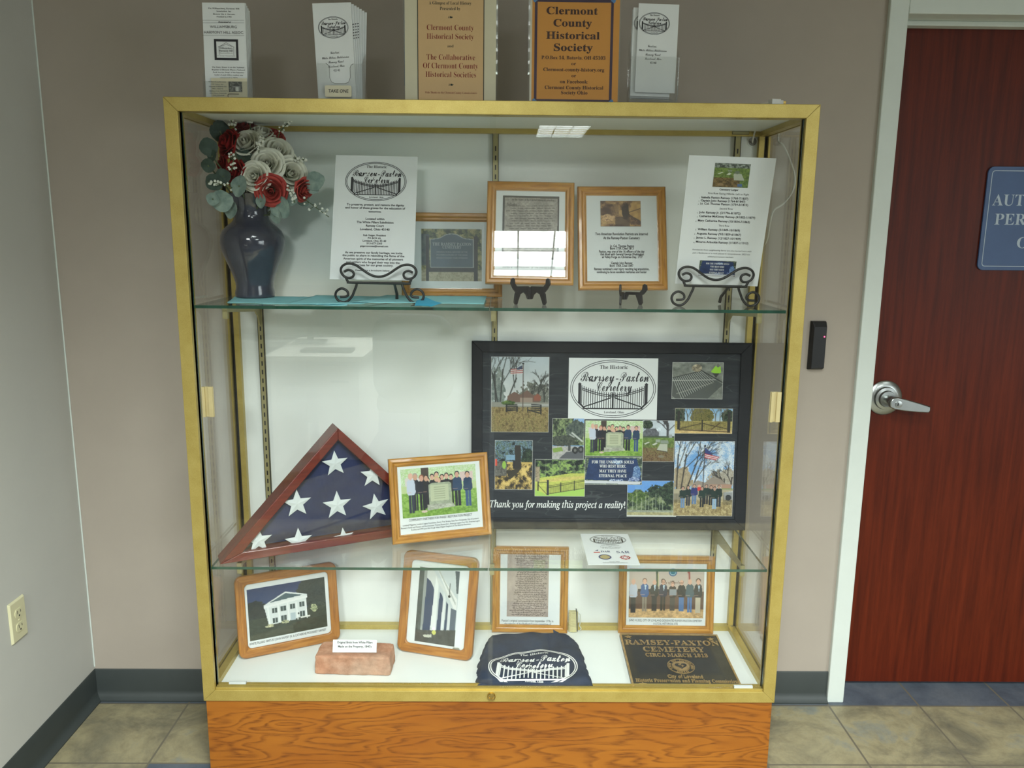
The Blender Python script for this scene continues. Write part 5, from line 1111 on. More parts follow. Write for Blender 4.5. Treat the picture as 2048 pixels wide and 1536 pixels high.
P.pic('photo_print', pic_shade(), po, (989.9, 880.3), (1064.5, 979.4)); P.pic('photo_print', pic_fence(), po, (1070, 918.3), (1169.1, 993), .0006); P.pic('photo_print', pic_marker(), po, (1170, 913.4), (1283.5, 969.6), .0008); P.pic('photo_print', pic_crowd(), po, (1350, 881.8), (1463.9, 1032.4), .0006)
x0, y1 = P.p(1138, 715.5); x1, y0 = P.p(1313.2, 839.5); bx('emblem_panel', x0, x1, y0, y1, -.0079, -.0076, M_PAPER, po)
a = Art(); cx_, cy_ = P.p(1226, 777.8); x1_, _ = P.p(1311.6, 777.8); logo(a, cx_, cy_, 2 * (x1_ - cx_), 1.15); a.build('emblem', M_INK, po, -.0072)
a = Art(); P.text(a, 'Thank you for making this project a reality!', 1115, 1008.5, 271, 13.5, 'I', off=.012); a.build('lettering', M_INKW, po, -.0068)
a = Art()
for s, y, w_ in (('FOR THE UNKNOWN SOULS', 923.8, 84), ('WHO REST HERE.', 932.2, 53), ('MAY THEY HAVE', 941.8, 54), ('ETERNAL PEACE', 951.4, 56)): P.text(a, s, 1225.5, y, w_, 5.6, 'B')
a.build('lettering', M_INKW, po, -.0066)

fyt, FYM = sheet('flyer', 'white flyer with oval gate emblem lying flat on the middle shelf', (.327, -.2955, Z2 + .0008, 0, 90, 0), .139, .222, cat='flyer')
P = Px(FYM, 0); a = Art(); cx_, cy_ = P.p(1215.8, 1079.7); x1_, _ = P.p(1252, 1079.7); logo(a, cx_, cy_, 2 * (x1_ - cx_), 1.6, fine=False)
for s, px, py, w_, h_ in (('White Pillars Subdivision', 1219.7, 1091, 37, 1.3), ('and', 1220.5, 1092.7, 5, 1), ('Project partners and sponsors', 1221.3, 1094.3, 42, 1.3), ('of the restoration', 1221.8, 1096.5, 35, 1.2), ('January 2024', 1229, 1123.4, 20, 1.2), ('Dedicated volunteers and contributors', 1231, 1125.8, 50, 1.3)): P.text(a, s, px, py, w_, h_)
a.build('lettering', M_INK, fyt, .0006)
M_NV = plain('navy_print', (44, 54, 104), .6); M_RD = plain('red_print', (196, 82, 78), .6); M_GD = plain('gold_print', (176, 160, 112), .6)
a = Art(); P.text(a, 'DAR', 1211, 1103.3, 19, 3, 'B'); P.text(a, 'SAR', 1246, 1104.6, 26, 4.2, 'B'); x0, y0 = P.p(1192.5, 1101); a.poly([(x0 - .004, y0), (x0 + .006, y0 + .005), (x0 + .004, y0 - .005)]); x0, y0 = P.p(1210, 1114.3); a.ring(x0, y0, .0175, .0175, .004, 32); a.build('logo', M_NV, fyt, .0006)
a = Art(); x0, y0 = P.p(1193.5, 1105); a.poly([(x0 - .009, y0 - .004), (x0 + .009, y0 - .003), (x0 + .01, y0 + .004), (x0 - .008, y0 + .003)]); x0, y0 = P.p(1250.5, 1115.3)
for k in range(8): a.star(x0 + .012 * math.cos(R(45 * k)), y0 + .012 * math.sin(R(45 * k)), .005, 45 * k)
a.ring(x0, y0, .0125, .0125, .002, 28); a.ring(x0, y0, .007, .007, .002, 20); a.build('logo', M_RD, fyt, .0006)
a = Art(); x0, y0 = P.p(1210, 1114.3); a.disc(x0, y0, .0138, .0138); a.build('logo', M_GD, fyt, .0005)

# --- bottom deck
def plaque_frame(label, pose, w, h, strut, ring=.026):
    x, y, z, yaw, lean, roll = pose; depth = .014; z += depth * math.sin(R(lean)) + .0008
    M = plane_matrix(x, y, z, yaw, lean, roll); t = thing('picture_frame', label, 'picture frame', M, 'wooden picture frames in the display case')
    o = rounded(w, h, .021, 8, 0, h / 2); i = rounded(w - 2 * ring, h - 2 * ring, .012, 8, 0, h / 2); n = len(o)
    vs = [(*p, -depth) for p in o] + [(*p, 0) for p in o] + [(*p, 0) for p in i] + [(*p, -.006) for p in i]; fs, uv = [], []
    for L_ in range(3):
        for k in range(n):
            q = (L_ * n + k, L_ * n + (k + 1) % n, (L_ + 1) * n + (k + 1) % n, (L_ + 1) * n + k); fs.append(q)
            vert = abs(vs[q[0]][1] - vs[q[1]][1]) > abs(vs[q[0]][0] - vs[q[1]][0])
            for j in q: uv.append((vs[j][1], vs[j][0]) if vert else (vs[j][0], vs[j][1] + .05))
    ob = new_mesh('moulding', vs, fs, M_WOODR, t, smooth='keep', uv=uv); ob.data.set_sharp_from_angle(angle=R(35))
    bv = ob.modifiers.new('bevel', 'BEVEL'); bv.width = .0035; bv.segments = 3; bv.limit_method = 'ANGLE'; bv.angle_limit = R(50)
    MB().prism(rounded(w - .01, h - .01, .018, 6, 0, h / 2), -depth + .001, -.0082).build('backing', M_BACKB, t)
    MB().prism(rounded(w - 2 * ring + .004, h - 2 * ring + .004, .012, 6, 0, h / 2), -.0082, PAPER_Z - .0003).build('paper_mount', M_PAPER, t)
    MB().prism(rounded(w - 2 * ring + .002, h - 2 * ring + .002, .012, 6, 0, h / 2), -.0056, -.0044).build('picture_glass', M_THIN, t)
    MB().prism([(-.02, h * .6), (.02, h * .6), (.035, .0), (-.035, .0)], -.004, 0, 0, Matrix.Translation((0, .003, -depth)) @ Matrix.Translation((0, h * .6, 0)) @ Matrix.Rotation(R(strut), 4, 'X') @ Matrix.Translation((0, -h * .6, 0))).build('easel_strut', M_BACKB, t)
    return t, M
F5, M5 = plaque_frame('wide round cornered oak frame with white pillared house at night', (-.585, -.127, ZD, 25.1, 9.9, -.3), .291, .237, 11)
Px(M5).pic('photo_print', pic_mansion(), F5, (493, 1180), (655, 1252.5)); caption(F5, M5, [('WHITE PILLARS 1840’S BY JOHN RAMSEY JR. & CATHERINE MCKINNEY RAMSEY', 577, 1273.3, 155, 4.6)])
F6, M6 = plaque_frame('upright round cornered oak frame with a photo of white columns', (-.168, -.160, ZD, -16, 13.9, 0), .230, .293, 13)
P = Px(M6); P.pic('photo_print', pic_columns(), F6, (840.5, 1133), (908.6, 1293.5))
a = Art(); x0, y0 = P.p(912, 1300)
for k in range(14): a.rect(x0 - .012 + random.random() * .022, y0 - .008 + random.random() * .014, x0 - .009 + random.random() * .022, y0 - .004 + random.random() * .012)
a.build('stain', plain('faint_stain', (186, 184, 168), .7), F6, PAPER_Z + .0006)
F7, M7 = framed('picture_frame', 'upright oak frame with an old handwritten page, behind the navy shirt', (.115, -.02, ZD, -.9, 6.5, -.2), .232, .268)
P = Px(M7); P.pic('photo_print', pic_script(), F7, (1015.3, 1099.5), (1096, 1234)); caption(F7, M7, [('Paxton’s original commission from September 1776, in', 1055, 1241.4, 103, 4.4), ('the minutes of the Bedford County committee of', 1055.6, 1247.6, 93, 4.4), ('correspondence', 1055, 1253.6, 31, 4)])
F8, M8 = framed('picture_frame', 'wide oak frame with a council room group photo, behind the bronze plaque', (.534, -.021, ZD, -1.2, 6.5, .1), .292, .242)
P = Px(M8); P.pic('photo_print', pic_council(), F8, (1259, 1136), (1406.3, 1236.5)); caption(F8, M8, [('JUNE 14, 2022, CITY OF LOVELAND DESIGNATED RAMSEY-PAXTON CEMETERY', 1331, 1240.8, 146, 4.2), ('A LOCAL HISTORICAL SITE', 1331, 1247.2, 49, 4.2)])
a = Art(); P.text(a, 'City of Loveland', 1345.3, 1164, 45, 6, 'BS'); a.build('wall_lettering', plain('brown_letter', (110, 70, 56), .6), F8, PAPER_Z + .0009)

# bronze plaque
PL = Matrix.Translation((.5345, -.186, ZD)) @ Matrix.Rotation(R(-1.2), 4, 'Z')
pq = thing('bronze_plaque', 'dark bronze plaque with raised gold letters lying on the case floor', 'plaque', PL)
t = NT('dark_bronze'); t.bump(t.noise(t.coord('Object', (500, 500, 500)), 1, 2), .35, .001); M_BRZ = t.set(t.ramp(t.noise(t.coord(), 12, 4), [(.3, S(40, 40, 36)), (.7, S(58, 57, 50))]), .5, .35)
t = NT('polished_bronze'); M_BRL = t.set(t.ramp(t.noise(t.coord('Object', (60, 60, 60)), 1, 3), [(.3, S(170, 140, 88)), (.7, S(200, 170, 116))]), .35, .6)
W2, L2 = .1485, .1475
bx('plaque_plate', -W2, W2, -L2, L2, .0006, .0095, M_BRZ, pq, bevel=.001)
b = MB().box(-W2, W2, -L2, -L2 + .005, .009, .0125).box(-W2, W2, L2 - .005, L2, .009, .0125).box(-W2, -W2 + .005, -L2 + .005, L2 - .005, .009, .0125).box(W2 - .005, W2, -L2 + .005, L2 - .005, .009, .0125); b.build('raised_rim', M_BRL, pq)
P = Px(PL, .0117); a = Art()
for s, px, py, w_, h_, kd in (('RAMSEY-PAXTON', 1343.4, 1284.6, 186, 8.6, 'B'), ('CEMETERY', 1347.3, 1298, 122, 8.6, 'B'), ('CIRCA MARCH 1813', 1353, 1309.6, 124, 6, 'B'), ('City of Loveland', 1370.2, 1352.2, 70, 6, None), ('Historic Preservation and Planning Commission', 1373.4, 1360.8, 203, 5.6, 'B'), ('2022', 1378.3, 1370.6, 28, 5.4, 'B')): P.text(a, s, px, py, w_, h_, kd, off=.012 if kd is None else -.004 if 'RAMSEY' in s or 'CEM' in s else 0)
o = a.build('lettering', M_BRL, pq, .0117); m = o.modifiers.new('relief', 'SOLIDIFY'); m.thickness = .0022; m.offset = -1
for px, py in ((1256.7, 1272.6), (1421.5, 1277.4), (1286, 1367), (1468.6, 1371)):
    x0, y0 = P.p(px, py); vs = [(x0, y0, .0135)]
    for k in range(10):
        q = .0115 if k % 2 == 0 else .0046; vs.append((x0 + q * math.cos(R(90 + 36 * k)), y0 + q * math.sin(R(90 + 36 * k)), .0105))
    vs += [(v[0], v[1], .0094) for v in vs[1:]]
    new_mesh('star', vs, [(0, 1 + k, 1 + (k + 1) % 10) for k in range(10)] + [(1 + k, 11 + k, 11 + (k + 1) % 10, 1 + (k + 1) % 10) for k in range(10)], M_BRL, pq)
x0, y0 = P.p(1362, 1331.5); a = Art(); r = .0385
a.ring(x0, y0, r, r, .0016, 56); a.ring(x0, y0, r * .66, r * .66, .0014, 44); a.disc(x0, y0, r * .6, r * .6, 40)
def arc_text(s, rad, a0, a1, h, flip=False):
    n = len(s)
    for k, ch in enumerate(s):
        q = R(a0 + (a1 - a0) * (k / max(1, n - 1))); a.text(ch, x0 + rad * math.cos(q), y0 + rad * math.sin(q), h, 'B', rot=q + (math.pi / 2 if flip else -math.pi / 2))
arc_text('CITY OF LOVELAND', r * .82, 200, -20, r * .2); arc_text('OHIO', r * .82, 246, 294, r * .2, True); a.disc(x0 - r * .75, y0 - r * .35, .0016, .0016, 10); a.disc(x0 + r * .75, y0 - r * .35, .0016, .0016, 10)
o = a.build('seal', M_BRL, pq, .0117); m = o.modifiers.new('relief', 'SOLIDIFY'); m.thickness = .0022; m.offset = -1
a = Art(); k = r * .5
hp = [(x0 + k * .055 * 16 * math.sin(q) ** 3, y0 + k * .055 * (13 * math.cos(q) - 5 * math.cos(2 * q) - 2 * math.cos(3 * q) - math.cos(4 * q))) for q in np.linspace(0, 2 * math.pi, 28, endpoint=False)]
a.poly(hp); a.build('seal_heart', M_BRZ, pq, .0122); a = Art(); a.disc(x0 - .003, y0 + .004, .0045, .003); a.disc(x0 + .004, y0 - .001, .003, .005); a.polyline([(x0 - .012, y0 - .006), (x0, y0 - .01), (x0 + .01, y0 + .002)], .0012); a.build('seal_detail', M_BRL, pq, .0126)

# navy shirt
rows = [(1262, 984, 1130), (1268, 979, 1140), (1274, 975, 1151), (1284, 971, 1158), (1296, 966, 1162), (1308, 962, 1167), (1322, 957, 1170), (1338, 956, 1176), (1354, 954.5, 1181), (1365, 954, 1186), (1371, 954, 1188)]
RW = []
for py, xl, xr in rows:
    p0, p1 = at_z(xl, py, ZD + .024), at_z(xr, py, ZD + .024); RW.append((p0.x, p1.x, (p0.y + p1.y) / 2))
sx, sy = sum(r[0] + r[1] for r in RW) / 2 / len(RW), -.19
sht = thing('folded_shirt', 'folded navy shirt with white gate emblem on the case floor', 'shirt', Matrix.Translation((sx, sy, ZD)))
ysr = [r[2] for r in RW]
ysr = [min(-.052, y) if i == 0 else max(-.327, y) for i, y in enumerate(ysr)]
def edge(y, k): return float(np.interp(-y, [-q for q in ysr], [r[k] for r in RW]))
NX, NY = 60, 50
def shirt_h(x, y):
    xl, xr = edge(y, 0), edge(y, 1); d = min(x - xl, xr - x, ysr[0] - y, y - ysr[-1]); e = max(0.0, min(1.0, d / .016)); e = math.sqrt(e * (2 - e))
    return .002 + e * (.021 + .0030 * math.sin(24 * x + 17 * y) + .0026 * math.sin(47 * y - 13 * x + 1) + .0016 * math.sin(76 * x + 18 * y))
vs, fs = [], []
for j in range(NY + 1):
    y = ysr[0] + (ysr[-1] - ysr[0]) * j / NY; xl, xr = edge(y, 0), edge(y, 1)
    wob = .0028 * math.sin(j * .9) + .002 * math.sin(j * 2.3 + 1)
    for i in range(NX + 1):
        x = xl + (xr - xl) * (.5 - .5 * math.cos(math.pi * i / NX)); vs.append((x - sx + wob * (1 if i > NX / 2 else -1) * abs(2 * i / NX - 1) ** 4, y - sy, shirt_h(x, y)))
for j in range(NY): fs += [(j * (NX + 1) + i, j * (NX + 1) + i + 1, (j + 1) * (NX + 1) + i + 1, (j + 1) * (NX + 1) + i) for i in range(NX)]
t = NT('navy_jersey'); t.bump(t.noise(t.coord('Object', (600, 600, 600)), 1, 2), .2, .001); M_JER = t.set(t.ramp(t.noise(t.coord(), 18, 5), [(.3, S(30, 40, 58)), (.7, S(42, 54, 76))]), .85, 0, .2)
o = new_mesh('shirt_front', vs, fs, M_JER, sht, smooth='keep'); m = o.modifiers.new('cloth', 'SOLIDIFY'); m.thickness = .0015; m.offset = -1
b = MB(); rim = [(edge(y, 0) + .006 - sx, y - sy) for y in ysr] + [(edge(y, 1) - .006 - sx, y - sy) for y in reversed(ysr)]
b.prism(rim, .0008, .008).build('folded_under_layer', M_JER, sht)
q0 = at_z(1127, 1268, ZD + .02); b = MB(); b.add([(q0.x - sx - .01, ysr[0] - sy - .004, .012), (q0.x - sx + .006, ysr[0] - sy - .004, .012), (1e-3 + at_y(1105.5, 1259, ysr[0]).x - sx, ysr[0] - sy, at_y(1105.5, 1259, ysr[0]).z - ZD), (q0.x - sx - .03, ysr[0] - sy - .004, .014)], [(0, 1, 2), (0, 2, 3), (2, 1, 3), (0, 3, 1)]); b.build('fabric_fold', M_JER, sht)
lc = at_z(1066, 1334, ZD + .024); lx = at_z(1155, 1334, ZD + .024)
Wl = 2 * (lx.x - lc.x); a = Art(); logo(a, 0, 0, Wl, 2.0, place=False, fine=False)
a.text('Loveland, Ohio', .004, -Wl * .272, Wl * .034, 'B', w=Wl * .2)
ya, yb_ = at_z(1066, 1302, ZD + .024).y, at_z(1066, 1370, ZD + .024).y; ky = (ya - yb_) / (Wl * 203 / 297)
def onshirt(x, y):
    X = lc.x + x + .004 * math.sin(30 * y); Y = (ya + yb_) / 2 + y * ky + .006 * math.sin(28 * x + 1.2) * (1 if y < 0 else .4)
    Y = min(ysr[0] - .004, max(ysr[-1] + .004, Y)); return (X - sx, Y - sy, shirt_h(X, Y) + .0042)
a.build('printed_emblem', M_INKW, sht, fn=onshirt)

# brick and its card
b0, b1 = at_z(630, 1349, ZD), at_z(782, 1352.7, ZD)
bw = (b1 - b0).length; byaw = math.atan2(b1.y - b0.y, b1.x - b0.x)
BM = Matrix.Translation(((b0.x + b1.x) / 2, (b0.y + b1.y) / 2 + .041, ZD)) @ Matrix.Rotation(byaw, 4, 'Z')
bm = bmesh.new(); bmesh.ops.create_cube(bm, size=1, matrix=Matrix.Translation((0, 0, .0285)) @ Matrix.Diagonal((bw, .084, .056, 1)))
bmesh.ops.subdivide_edges(bm, edges=bm.edges, cuts=24, use_grid_fill=True)
from mathutils import noise as mnoise
for v in bm.verts:
    c = v.co; fx, fy, fz = abs(c.x) / (bw / 2), abs(c.y) / .042, abs(c.z - .0285) / .028
    s = sorted((fx, fy, fz)); rnd = max(0, s[1] - .86) / .14; k = 1 - .045 * rnd ** 2
    c.x *= k - .03 * max(0, (c.z - .02) / .04); c.y *= k; c.z = .0285 + (c.z - .0285) * (1 - .05 * rnd ** 2)
    nrm = mnoise.noise(c * 38) * .0022 + mnoise.noise(c * 120) * .0010 + min(0, mnoise.noise(c * 22) + .25) * .006 * max(0, s[1] - .7)
    v.co = c + v.normal * nrm
    v.co.z = max(v.co.z, .0006)
me = bpy.data.meshes.new('old_brick'); bm.to_mesh(me); bm.free(); me.shade_smooth(); ob = bpy.data.objects.new('old_brick', me); COL.objects.link(ob); ob.matrix_world = BM
t = NT('old_brick_clay'); v = t.coord(); f = t.noise(v, 22, 6, .7); g = t.noise(v, 7, 4)
c = t.mix(t.ramp(g, [(.4, (0, 0, 0, 1)), (.65, (1, 1, 1, 1))]), t.ramp(f, [(.3, S(160, 108, 80)), (.5, S(190, 136, 106)), (.72, S(212, 166, 136))]), t.ramp(f, [(.3, S(150, 120, 100)), (.7, S(196, 162, 138))]))
t.bump(t.noise(v, 130, 5, .7), .5, .003); me.materials.append(t.set(c, .9, 0, .2)); tag(ob, 'old reddish brick with a white card, on the case floor', 'brick')
cb = at_z(709, 1306, ZD + .058); ct = at_y(709, 1280.5, cb.y + .012); cwd = at_y(753, 1293, cb.y).x - at_y(665, 1293, cb.y).x
cdh = math.hypot(ct.z - cb.z, .012)
cdt, CDM = sheet('info_card', 'small white typed card leaning on top of the old brick', (cb.x, cb.y, ZD + .0595, 0, math.degrees(math.atan2(.012, ct.z - cb.z)), 0), cwd, cdh, cat='card')
a = Art(); P = Px(CDM, 0); P.text(a, 'Original Brick from White Pillars', 709.7, 1284.6, 71, 4.4, off=BD); P.text(a, 'Made on the Property, 1840’s', 709.7, 1292.8, 67, 4.4, off=BD); a.build('lettering', M_INK, cdt, .0006)

# ridged tan bundle with a clear clip at the back rail
g0 = at_y(1137, 1258, .002); g1 = at_y(1152, 1221, .002)
gb = thing('ridged_bundle', 'small tan ridged bundle with black strap at the back rail', 'bundle', Matrix.Translation((g0.x, -.006, ZD)))
M_TAN = plain('pale_tan_straw', (196, 188, 140), .7, var=.12, vscale=60); b = MB(); gw, gh = .03, .066
for k in range(15):
    z = .004 + gh * k / 15; b.tube([(.0, .0, z), (.004, -.0045, z + .0008), (.014, -.006, z - .0008 * (k % 2)), (.024, -.005, z + .001), (.0255, .0, z)], .0024, 6)
b.box(0, .0255, -.004, .012, .002, gh).build('ridged_body', M_TAN, gb); MB().box(.0245, .0275, -.0075, .013, .004, gh + .004, 0, Matrix.Rotation(R(-3), 4, 'Y')).build('strap', M_BLACK, gb)
MB().tube(smooth_path([(.03, 0, .06), (.034, 0, .056), (.0345, 0, .03), (.0325, 0, .02), (.036, 0, .016), (.038, 0, .01), (.0345, 0, .006)], 5), .0014, 8).build('clear_clip', plain('clear_plastic_clip', (196, 200, 186), .25), gb)
# --- things standing on top of the case
ZC = ZT + .0006
M_SCR = M_INK
def brochure(label, pose, w, h, front=True, group=None, dens=1.0):
    M = plane_matrix(*pose); t = thing('brochure', label, 'brochure', M, group)
    MB().box(-w / 2, w / 2, 0, h, -.0014, -.0002).build('brochure_cover', M_PAPER, t)
    MB().box(-w / 2 + .001, w / 2, .001, h - .0005, -.0034, -.0017).build('folded_panel', M_PAPER, t)
    return t, M
CG = 'folded cemetery brochures in the clear holders'
# left holder: Harmony Hill brochures
L0 = at_y(406, 100, -.315).x; 
bl = at_y(449, 100, -.312)
for k in range(5):
    lab = 'white brochure with black framed house drawing in the left holder' if k == 0 else 'blank edged white brochure stacked behind the one in the left holder'
    tb, Mb = brochure(lab, (bl.x - .0015 * 0, -.312 + .0085 * k, ZC + .003 + (.0012 * ((k * 3) % 4) if k else .0), 0, 2.5, 0), .0985, .2125 - (.002 * k), True, 'house drawing brochures in the left holder')
    if k: continue
    P = Px(Mb, 0); a = Art()
    q = lambda zx, zy: (390 + zx / 7.315, zy / 7.315)
    for zx, zy, s, zw, zh, kd in ((420, 125, 'The Williamsburg Harmony Hill', 455, 22, 'B'), (422, 165, 'Association, Inc.', 225, 20, 'B'), (425, 208, 'Historic Site & Museum,', 325, 20, 'B'), (427, 246, 'Founded in 1966', 220, 20, 'B'), (435, 322, 'Homestead of', 190, 22, 'BI'), (415, 393, 'WILLIAMSBURG', 392, 36, None), (425, 475, 'HARMONY HILL ASSOC.', 580, 38, None),
        (452, 705, 'Williamsburg', 190, 26, 'B'), (455, 743, 'Harmony Hill', 196, 26, 'B'), (458, 777, 'Museum and Dairy, Inc', 190, 12, None), (458, 817, 'Our County’s Historical Hamlet', 262, 12, None), (485, 985, 'The Dairy House is on the National', 470, 19, 'B'), (488, 1022, 'Register of Historic Places (National', 485, 19, 'B'), (490, 1060, 'Park Service, Dept. of the Interior)', 455, 19, 'B'), (495, 1098, 'Lytle’s Land Office replica was', 415, 19, 'B'), (495, 1138, 'constructed in 2023', 250, 17, 'B')):
        P.text(a, s, *q(zx, zy), zw / 7.315, zh / 7.315, kd, off=-.008 if kd == 'B' else 0)
    c = [P.p(*q(*z)) for z in ((275, 572), (630, 577), (640, 888), (290, 876))]
    x0, x1, y0, y1 = (c[0][0] + c[3][0]) / 2, (c[1][0] + c[2][0]) / 2, (c[2][1] + c[3][1]) / 2, (c[0][1] + c[1][1]) / 2; a.frame(x0, y0, x1, y1, .0052)
    xm, ym = (x0 + x1) / 2, (y0 + y1) / 2; a.polyline([(xm - .017, ym - .012), (xm - .017, ym + .006), (xm, ym + .016), (xm + .017, ym + .006), (xm + .017, ym - .012)], .0006).polyline([(xm - .019, ym + .006), (xm - .008, ym + .009), (xm, ym + .012), (xm + .008, ym + .009), (xm + .019, ym + .006)], .0006)
    for zy in (300, 335, 520): a.line(*P.p(*q(110, zy)), *P.p(*q(720, zy)), .0004)
    a.build('lettering', M_INK, tb, .0004)
# business card clipped on, paper clip
cc = at_y(455, 177, -.314)
bc, BCM = sheet('business_card', 'small cream card clipped low on the left house drawing brochure', (cc.x + .004, -.3145, ZC + .001, 0, 2.5, 0), .084, .047, m=M_PAPERY, cat='card')
P = Px(BCM, 0); a = Art()
for zx, zy, s, zw in ((325, 1197, 'Williamsburg Harmony', 260), (330, 1232, 'Hill Dairy, Inc.', 180), (335, 1265, 'Museum & Historic Site', 265), (335, 1298, '299 S. Third St.', 165), (345, 1332, 'Williamsburg, OH 45176', 270), (340, 1365, 'Dairy House Guidebook', 245), (345, 1397, '(513) 555-0140', 165)): P.text(a, s, 390 + zx / 7.315, zy / 7.315, zw / 7.315, 2.2, 'B')
a.build('lettering', M_INKG, bc, .0004); pp_ = P.p(390 + 592 / 7.315, 1272 / 7.315); print_mesh('photo_print', pic_cottage(), .0315, .0235, bc, .0004, *pp_)
x0, y0 = P.p(390 + 485 / 7.315, 1402 / 7.315); M_CLIP = plain('steel_clip', (120, 104, 96), .35, metal=.8)
pts = [(.026, .0042), (.004, .0042), (.0006, .003), (0, 0), (.0006, -.003), (.004, -.0042), (.041, -.0036)]
pc = MB().tube(smooth_path([(x, y, 0) for x, y in pts], 4), .0006, 6).build('paper_clip', M_CLIP, None, smooth=60); pc.matrix_world = BCM @ Matrix.Translation((x0, y0, .0012)); tag(pc, 'thin wire paper clip on the small cream card', 'paper clip')
def holder(label, xc, y, w, h, depth, lip, notch=False, lift=0.0):
    t = thing('brochure_holder', label, 'brochure holder', Matrix.Translation((xc, y, ZC)), 'clear brochure holders on the case')
    bx('back_wall', -w / 2, w / 2, depth, depth + .002, 0, h, M_ACRYL, t); bx('base_plate', -w / 2, w / 2, 0, depth, 0, .0025, M_ACRYL, t)
    if notch:
        n = .024; pts = [(-w / 2, 0), (w / 2, 0), (w / 2, lip), (n + .008, lip), (n + .003, lip - .003), (n, lip - .009), (n, lip * .62), (n - .004, lip * .5), (n - .012, lip * .46), (-n + .012, lip * .46), (-n + .004, lip * .5), (-n, lip * .62), (-n, lip - .009), (-n - .003, lip - .003), (-n - .008, lip), (-w / 2, lip)]
        MB().prism(pts, -.001, .001, 0, Mx).build('front_wall', M_ACRYL, t)
        b = MB()
        for p_, q_ in zip(pts[3:14], pts[4:15]): b.tube([(p_[0], -.0011, p_[1]), (q_[0], -.0011, q_[1])], .0006, 5)
        b.build('notch_edge', plain('grey_acrylic_edge', (120, 122, 116), .3), t)
    else: bx('front_wall', -w / 2, w / 2, -.001, .001, 0, lip, M_ACRYL, t)
    for s in (-1, 1): MB().prism([(0, 0), (depth, 0), (depth, h), (0, lip)], s * w / 2 - .001, s * w / 2 + .001, 0, Matrix(((0, 0, 1, 0), (1, 0, 0, 0), (0, 1, 0, 0), (0, 0, 0, 1)))).build('side_wall', M_ACRYL, t)
    return t
holder('clear holder with the house drawing brochures, leftmost on the case', bl.x, -.318, .104, .14, .052, .04)
# middle holder
bmx = at_y(670.5, 100, -.312); tb = None
for k in range(7):
    lab = 'white gate emblem brochure at the front of the middle clear holder' if k == 0 else 'white brochure fanned out behind the front one in the middle holder'
    tb, Mb = brochure(lab, (bmx.x + .002 + .0022 * k, -.312 + .0062 * k, ZC + .003, 0, 2 + .2 * k, 2.4 - .75 * k),   .0895, .2150 - .0013 * k, True, CG)
    if k: 
        if k < 4:
            a = Art()
            for j in range(6): a.line(.0400 + .0006 * (j % 3), .165 - j * .0062 + k * .003, .0435, .1665 - j * .0062 + k * .003, .0018)
            a.build('lettering', M_INK, tb, .0004)
        continue
    P = Px(Mb, 0); q = lambda zx, zy: (620 + zx / 7.315, zy / 7.315); a = Art(); cx_, cy_ = P.p(*q(340, 402)); x1_, _ = P.p(*q(562, 402)); logo(a, cx_, cy_, 2 * (x1_ - cx_), 1.6, fine=False)
    for zx, zy, s, zw in ((362, 768, 'Location:', 130), (372, 840, 'White Pillars Subdivision', 395), (382, 903, 'Ramsey Court', 225), (385, 967, 'Loveland, Ohio', 240), (390, 1030, '45140', 95)): P.text(a, s, *q(zx, zy), zw / 7.315, 4.6, 'BS' if s != '45140' else 'BI', rot=R(2))
    a.build('lettering', M_INK, tb, .0004)
hm = holder('clear notched holder of gate emblem brochures, left of the cream sign', at_y(681, 180, -.317).x, -.3185, .104, .12, .055, .082, True)
hmM = hm.matrix_world @ Mx
P = Px(hmM, .0015); cx_, cy_ = P.p(676.5, 182.5); MB().prism(rounded(.062, .026, .004, 4, cx_, cy_), .0013, .002, 0, Mx).build('take_one_card', M_PAPERY, hm)
a = Art(); a.text('TAKE ONE', cx_, cy_ + .0005, .0072, None, .047, off=.012, shear=.12); o = a.build('lettering', M_INK, hm, fn=lambda x, y: (x, -.0025, y))
# right holder
brx = at_y(1313, 100, -.312)
for k in range(4):
    lab = 'white gate emblem brochure at the front of the rightmost clear holder' if k == 0 else 'white brochure shifted left behind the front one in the rightmost holder'
    tb, Mb = brochure(lab, (brx.x - (.0, .011, .0125, .009)[k], -.312 + .007 * k, ZC + .027 - (.0, .0075, .010, .012)[k], 0, 4, -1.2), .0945, .2, True, 'gate emblem brochures in the rightmost holder')
    if k > 1: continue
    P = Px(Mb, 0); q = lambda zx, zy: (1230 + zx / 3.938, zy / 3.938); a = Art(); cx_, cy_ = P.p(*q(310 if k == 0 else 270, 186)); logo(a, cx_, cy_, .0725, 1.6, fine=False)
    if k == 0:
        for zx, zy, s, zw in ((293, 364, 'Location:', 70), (297, 397, 'White Pillars Subdivision', 220), (299, 430, 'Ramsey Court', 120), (300, 463, 'Loveland, Ohio', 132), (300, 495, '45140', 50)): P.text(a, s, *q(zx, zy), zw / 3.938, 4.4, 'BS' if s != '45140' else 'BI')
    a.build('lettering', M_INK, tb, .0004)
hr = holder('clear holder of gate emblem brochures, rightmost on the case', at_y(1307, 190, -.317).x, -.3185, .113, .15, .045, .106)
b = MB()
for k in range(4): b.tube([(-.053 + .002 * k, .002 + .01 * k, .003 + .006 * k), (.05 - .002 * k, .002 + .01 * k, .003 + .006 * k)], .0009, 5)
b.tube([(.052, 0, .001), (.056, .0, .025), (.0565, .01, .1)], .0009, 5).tube([(-.056, 0, .001), (-.0565, .0, .1)], .0009, 5); b.build('edge_highlight', plain('grey_acrylic_glint', (150, 152, 150), .25), hr)

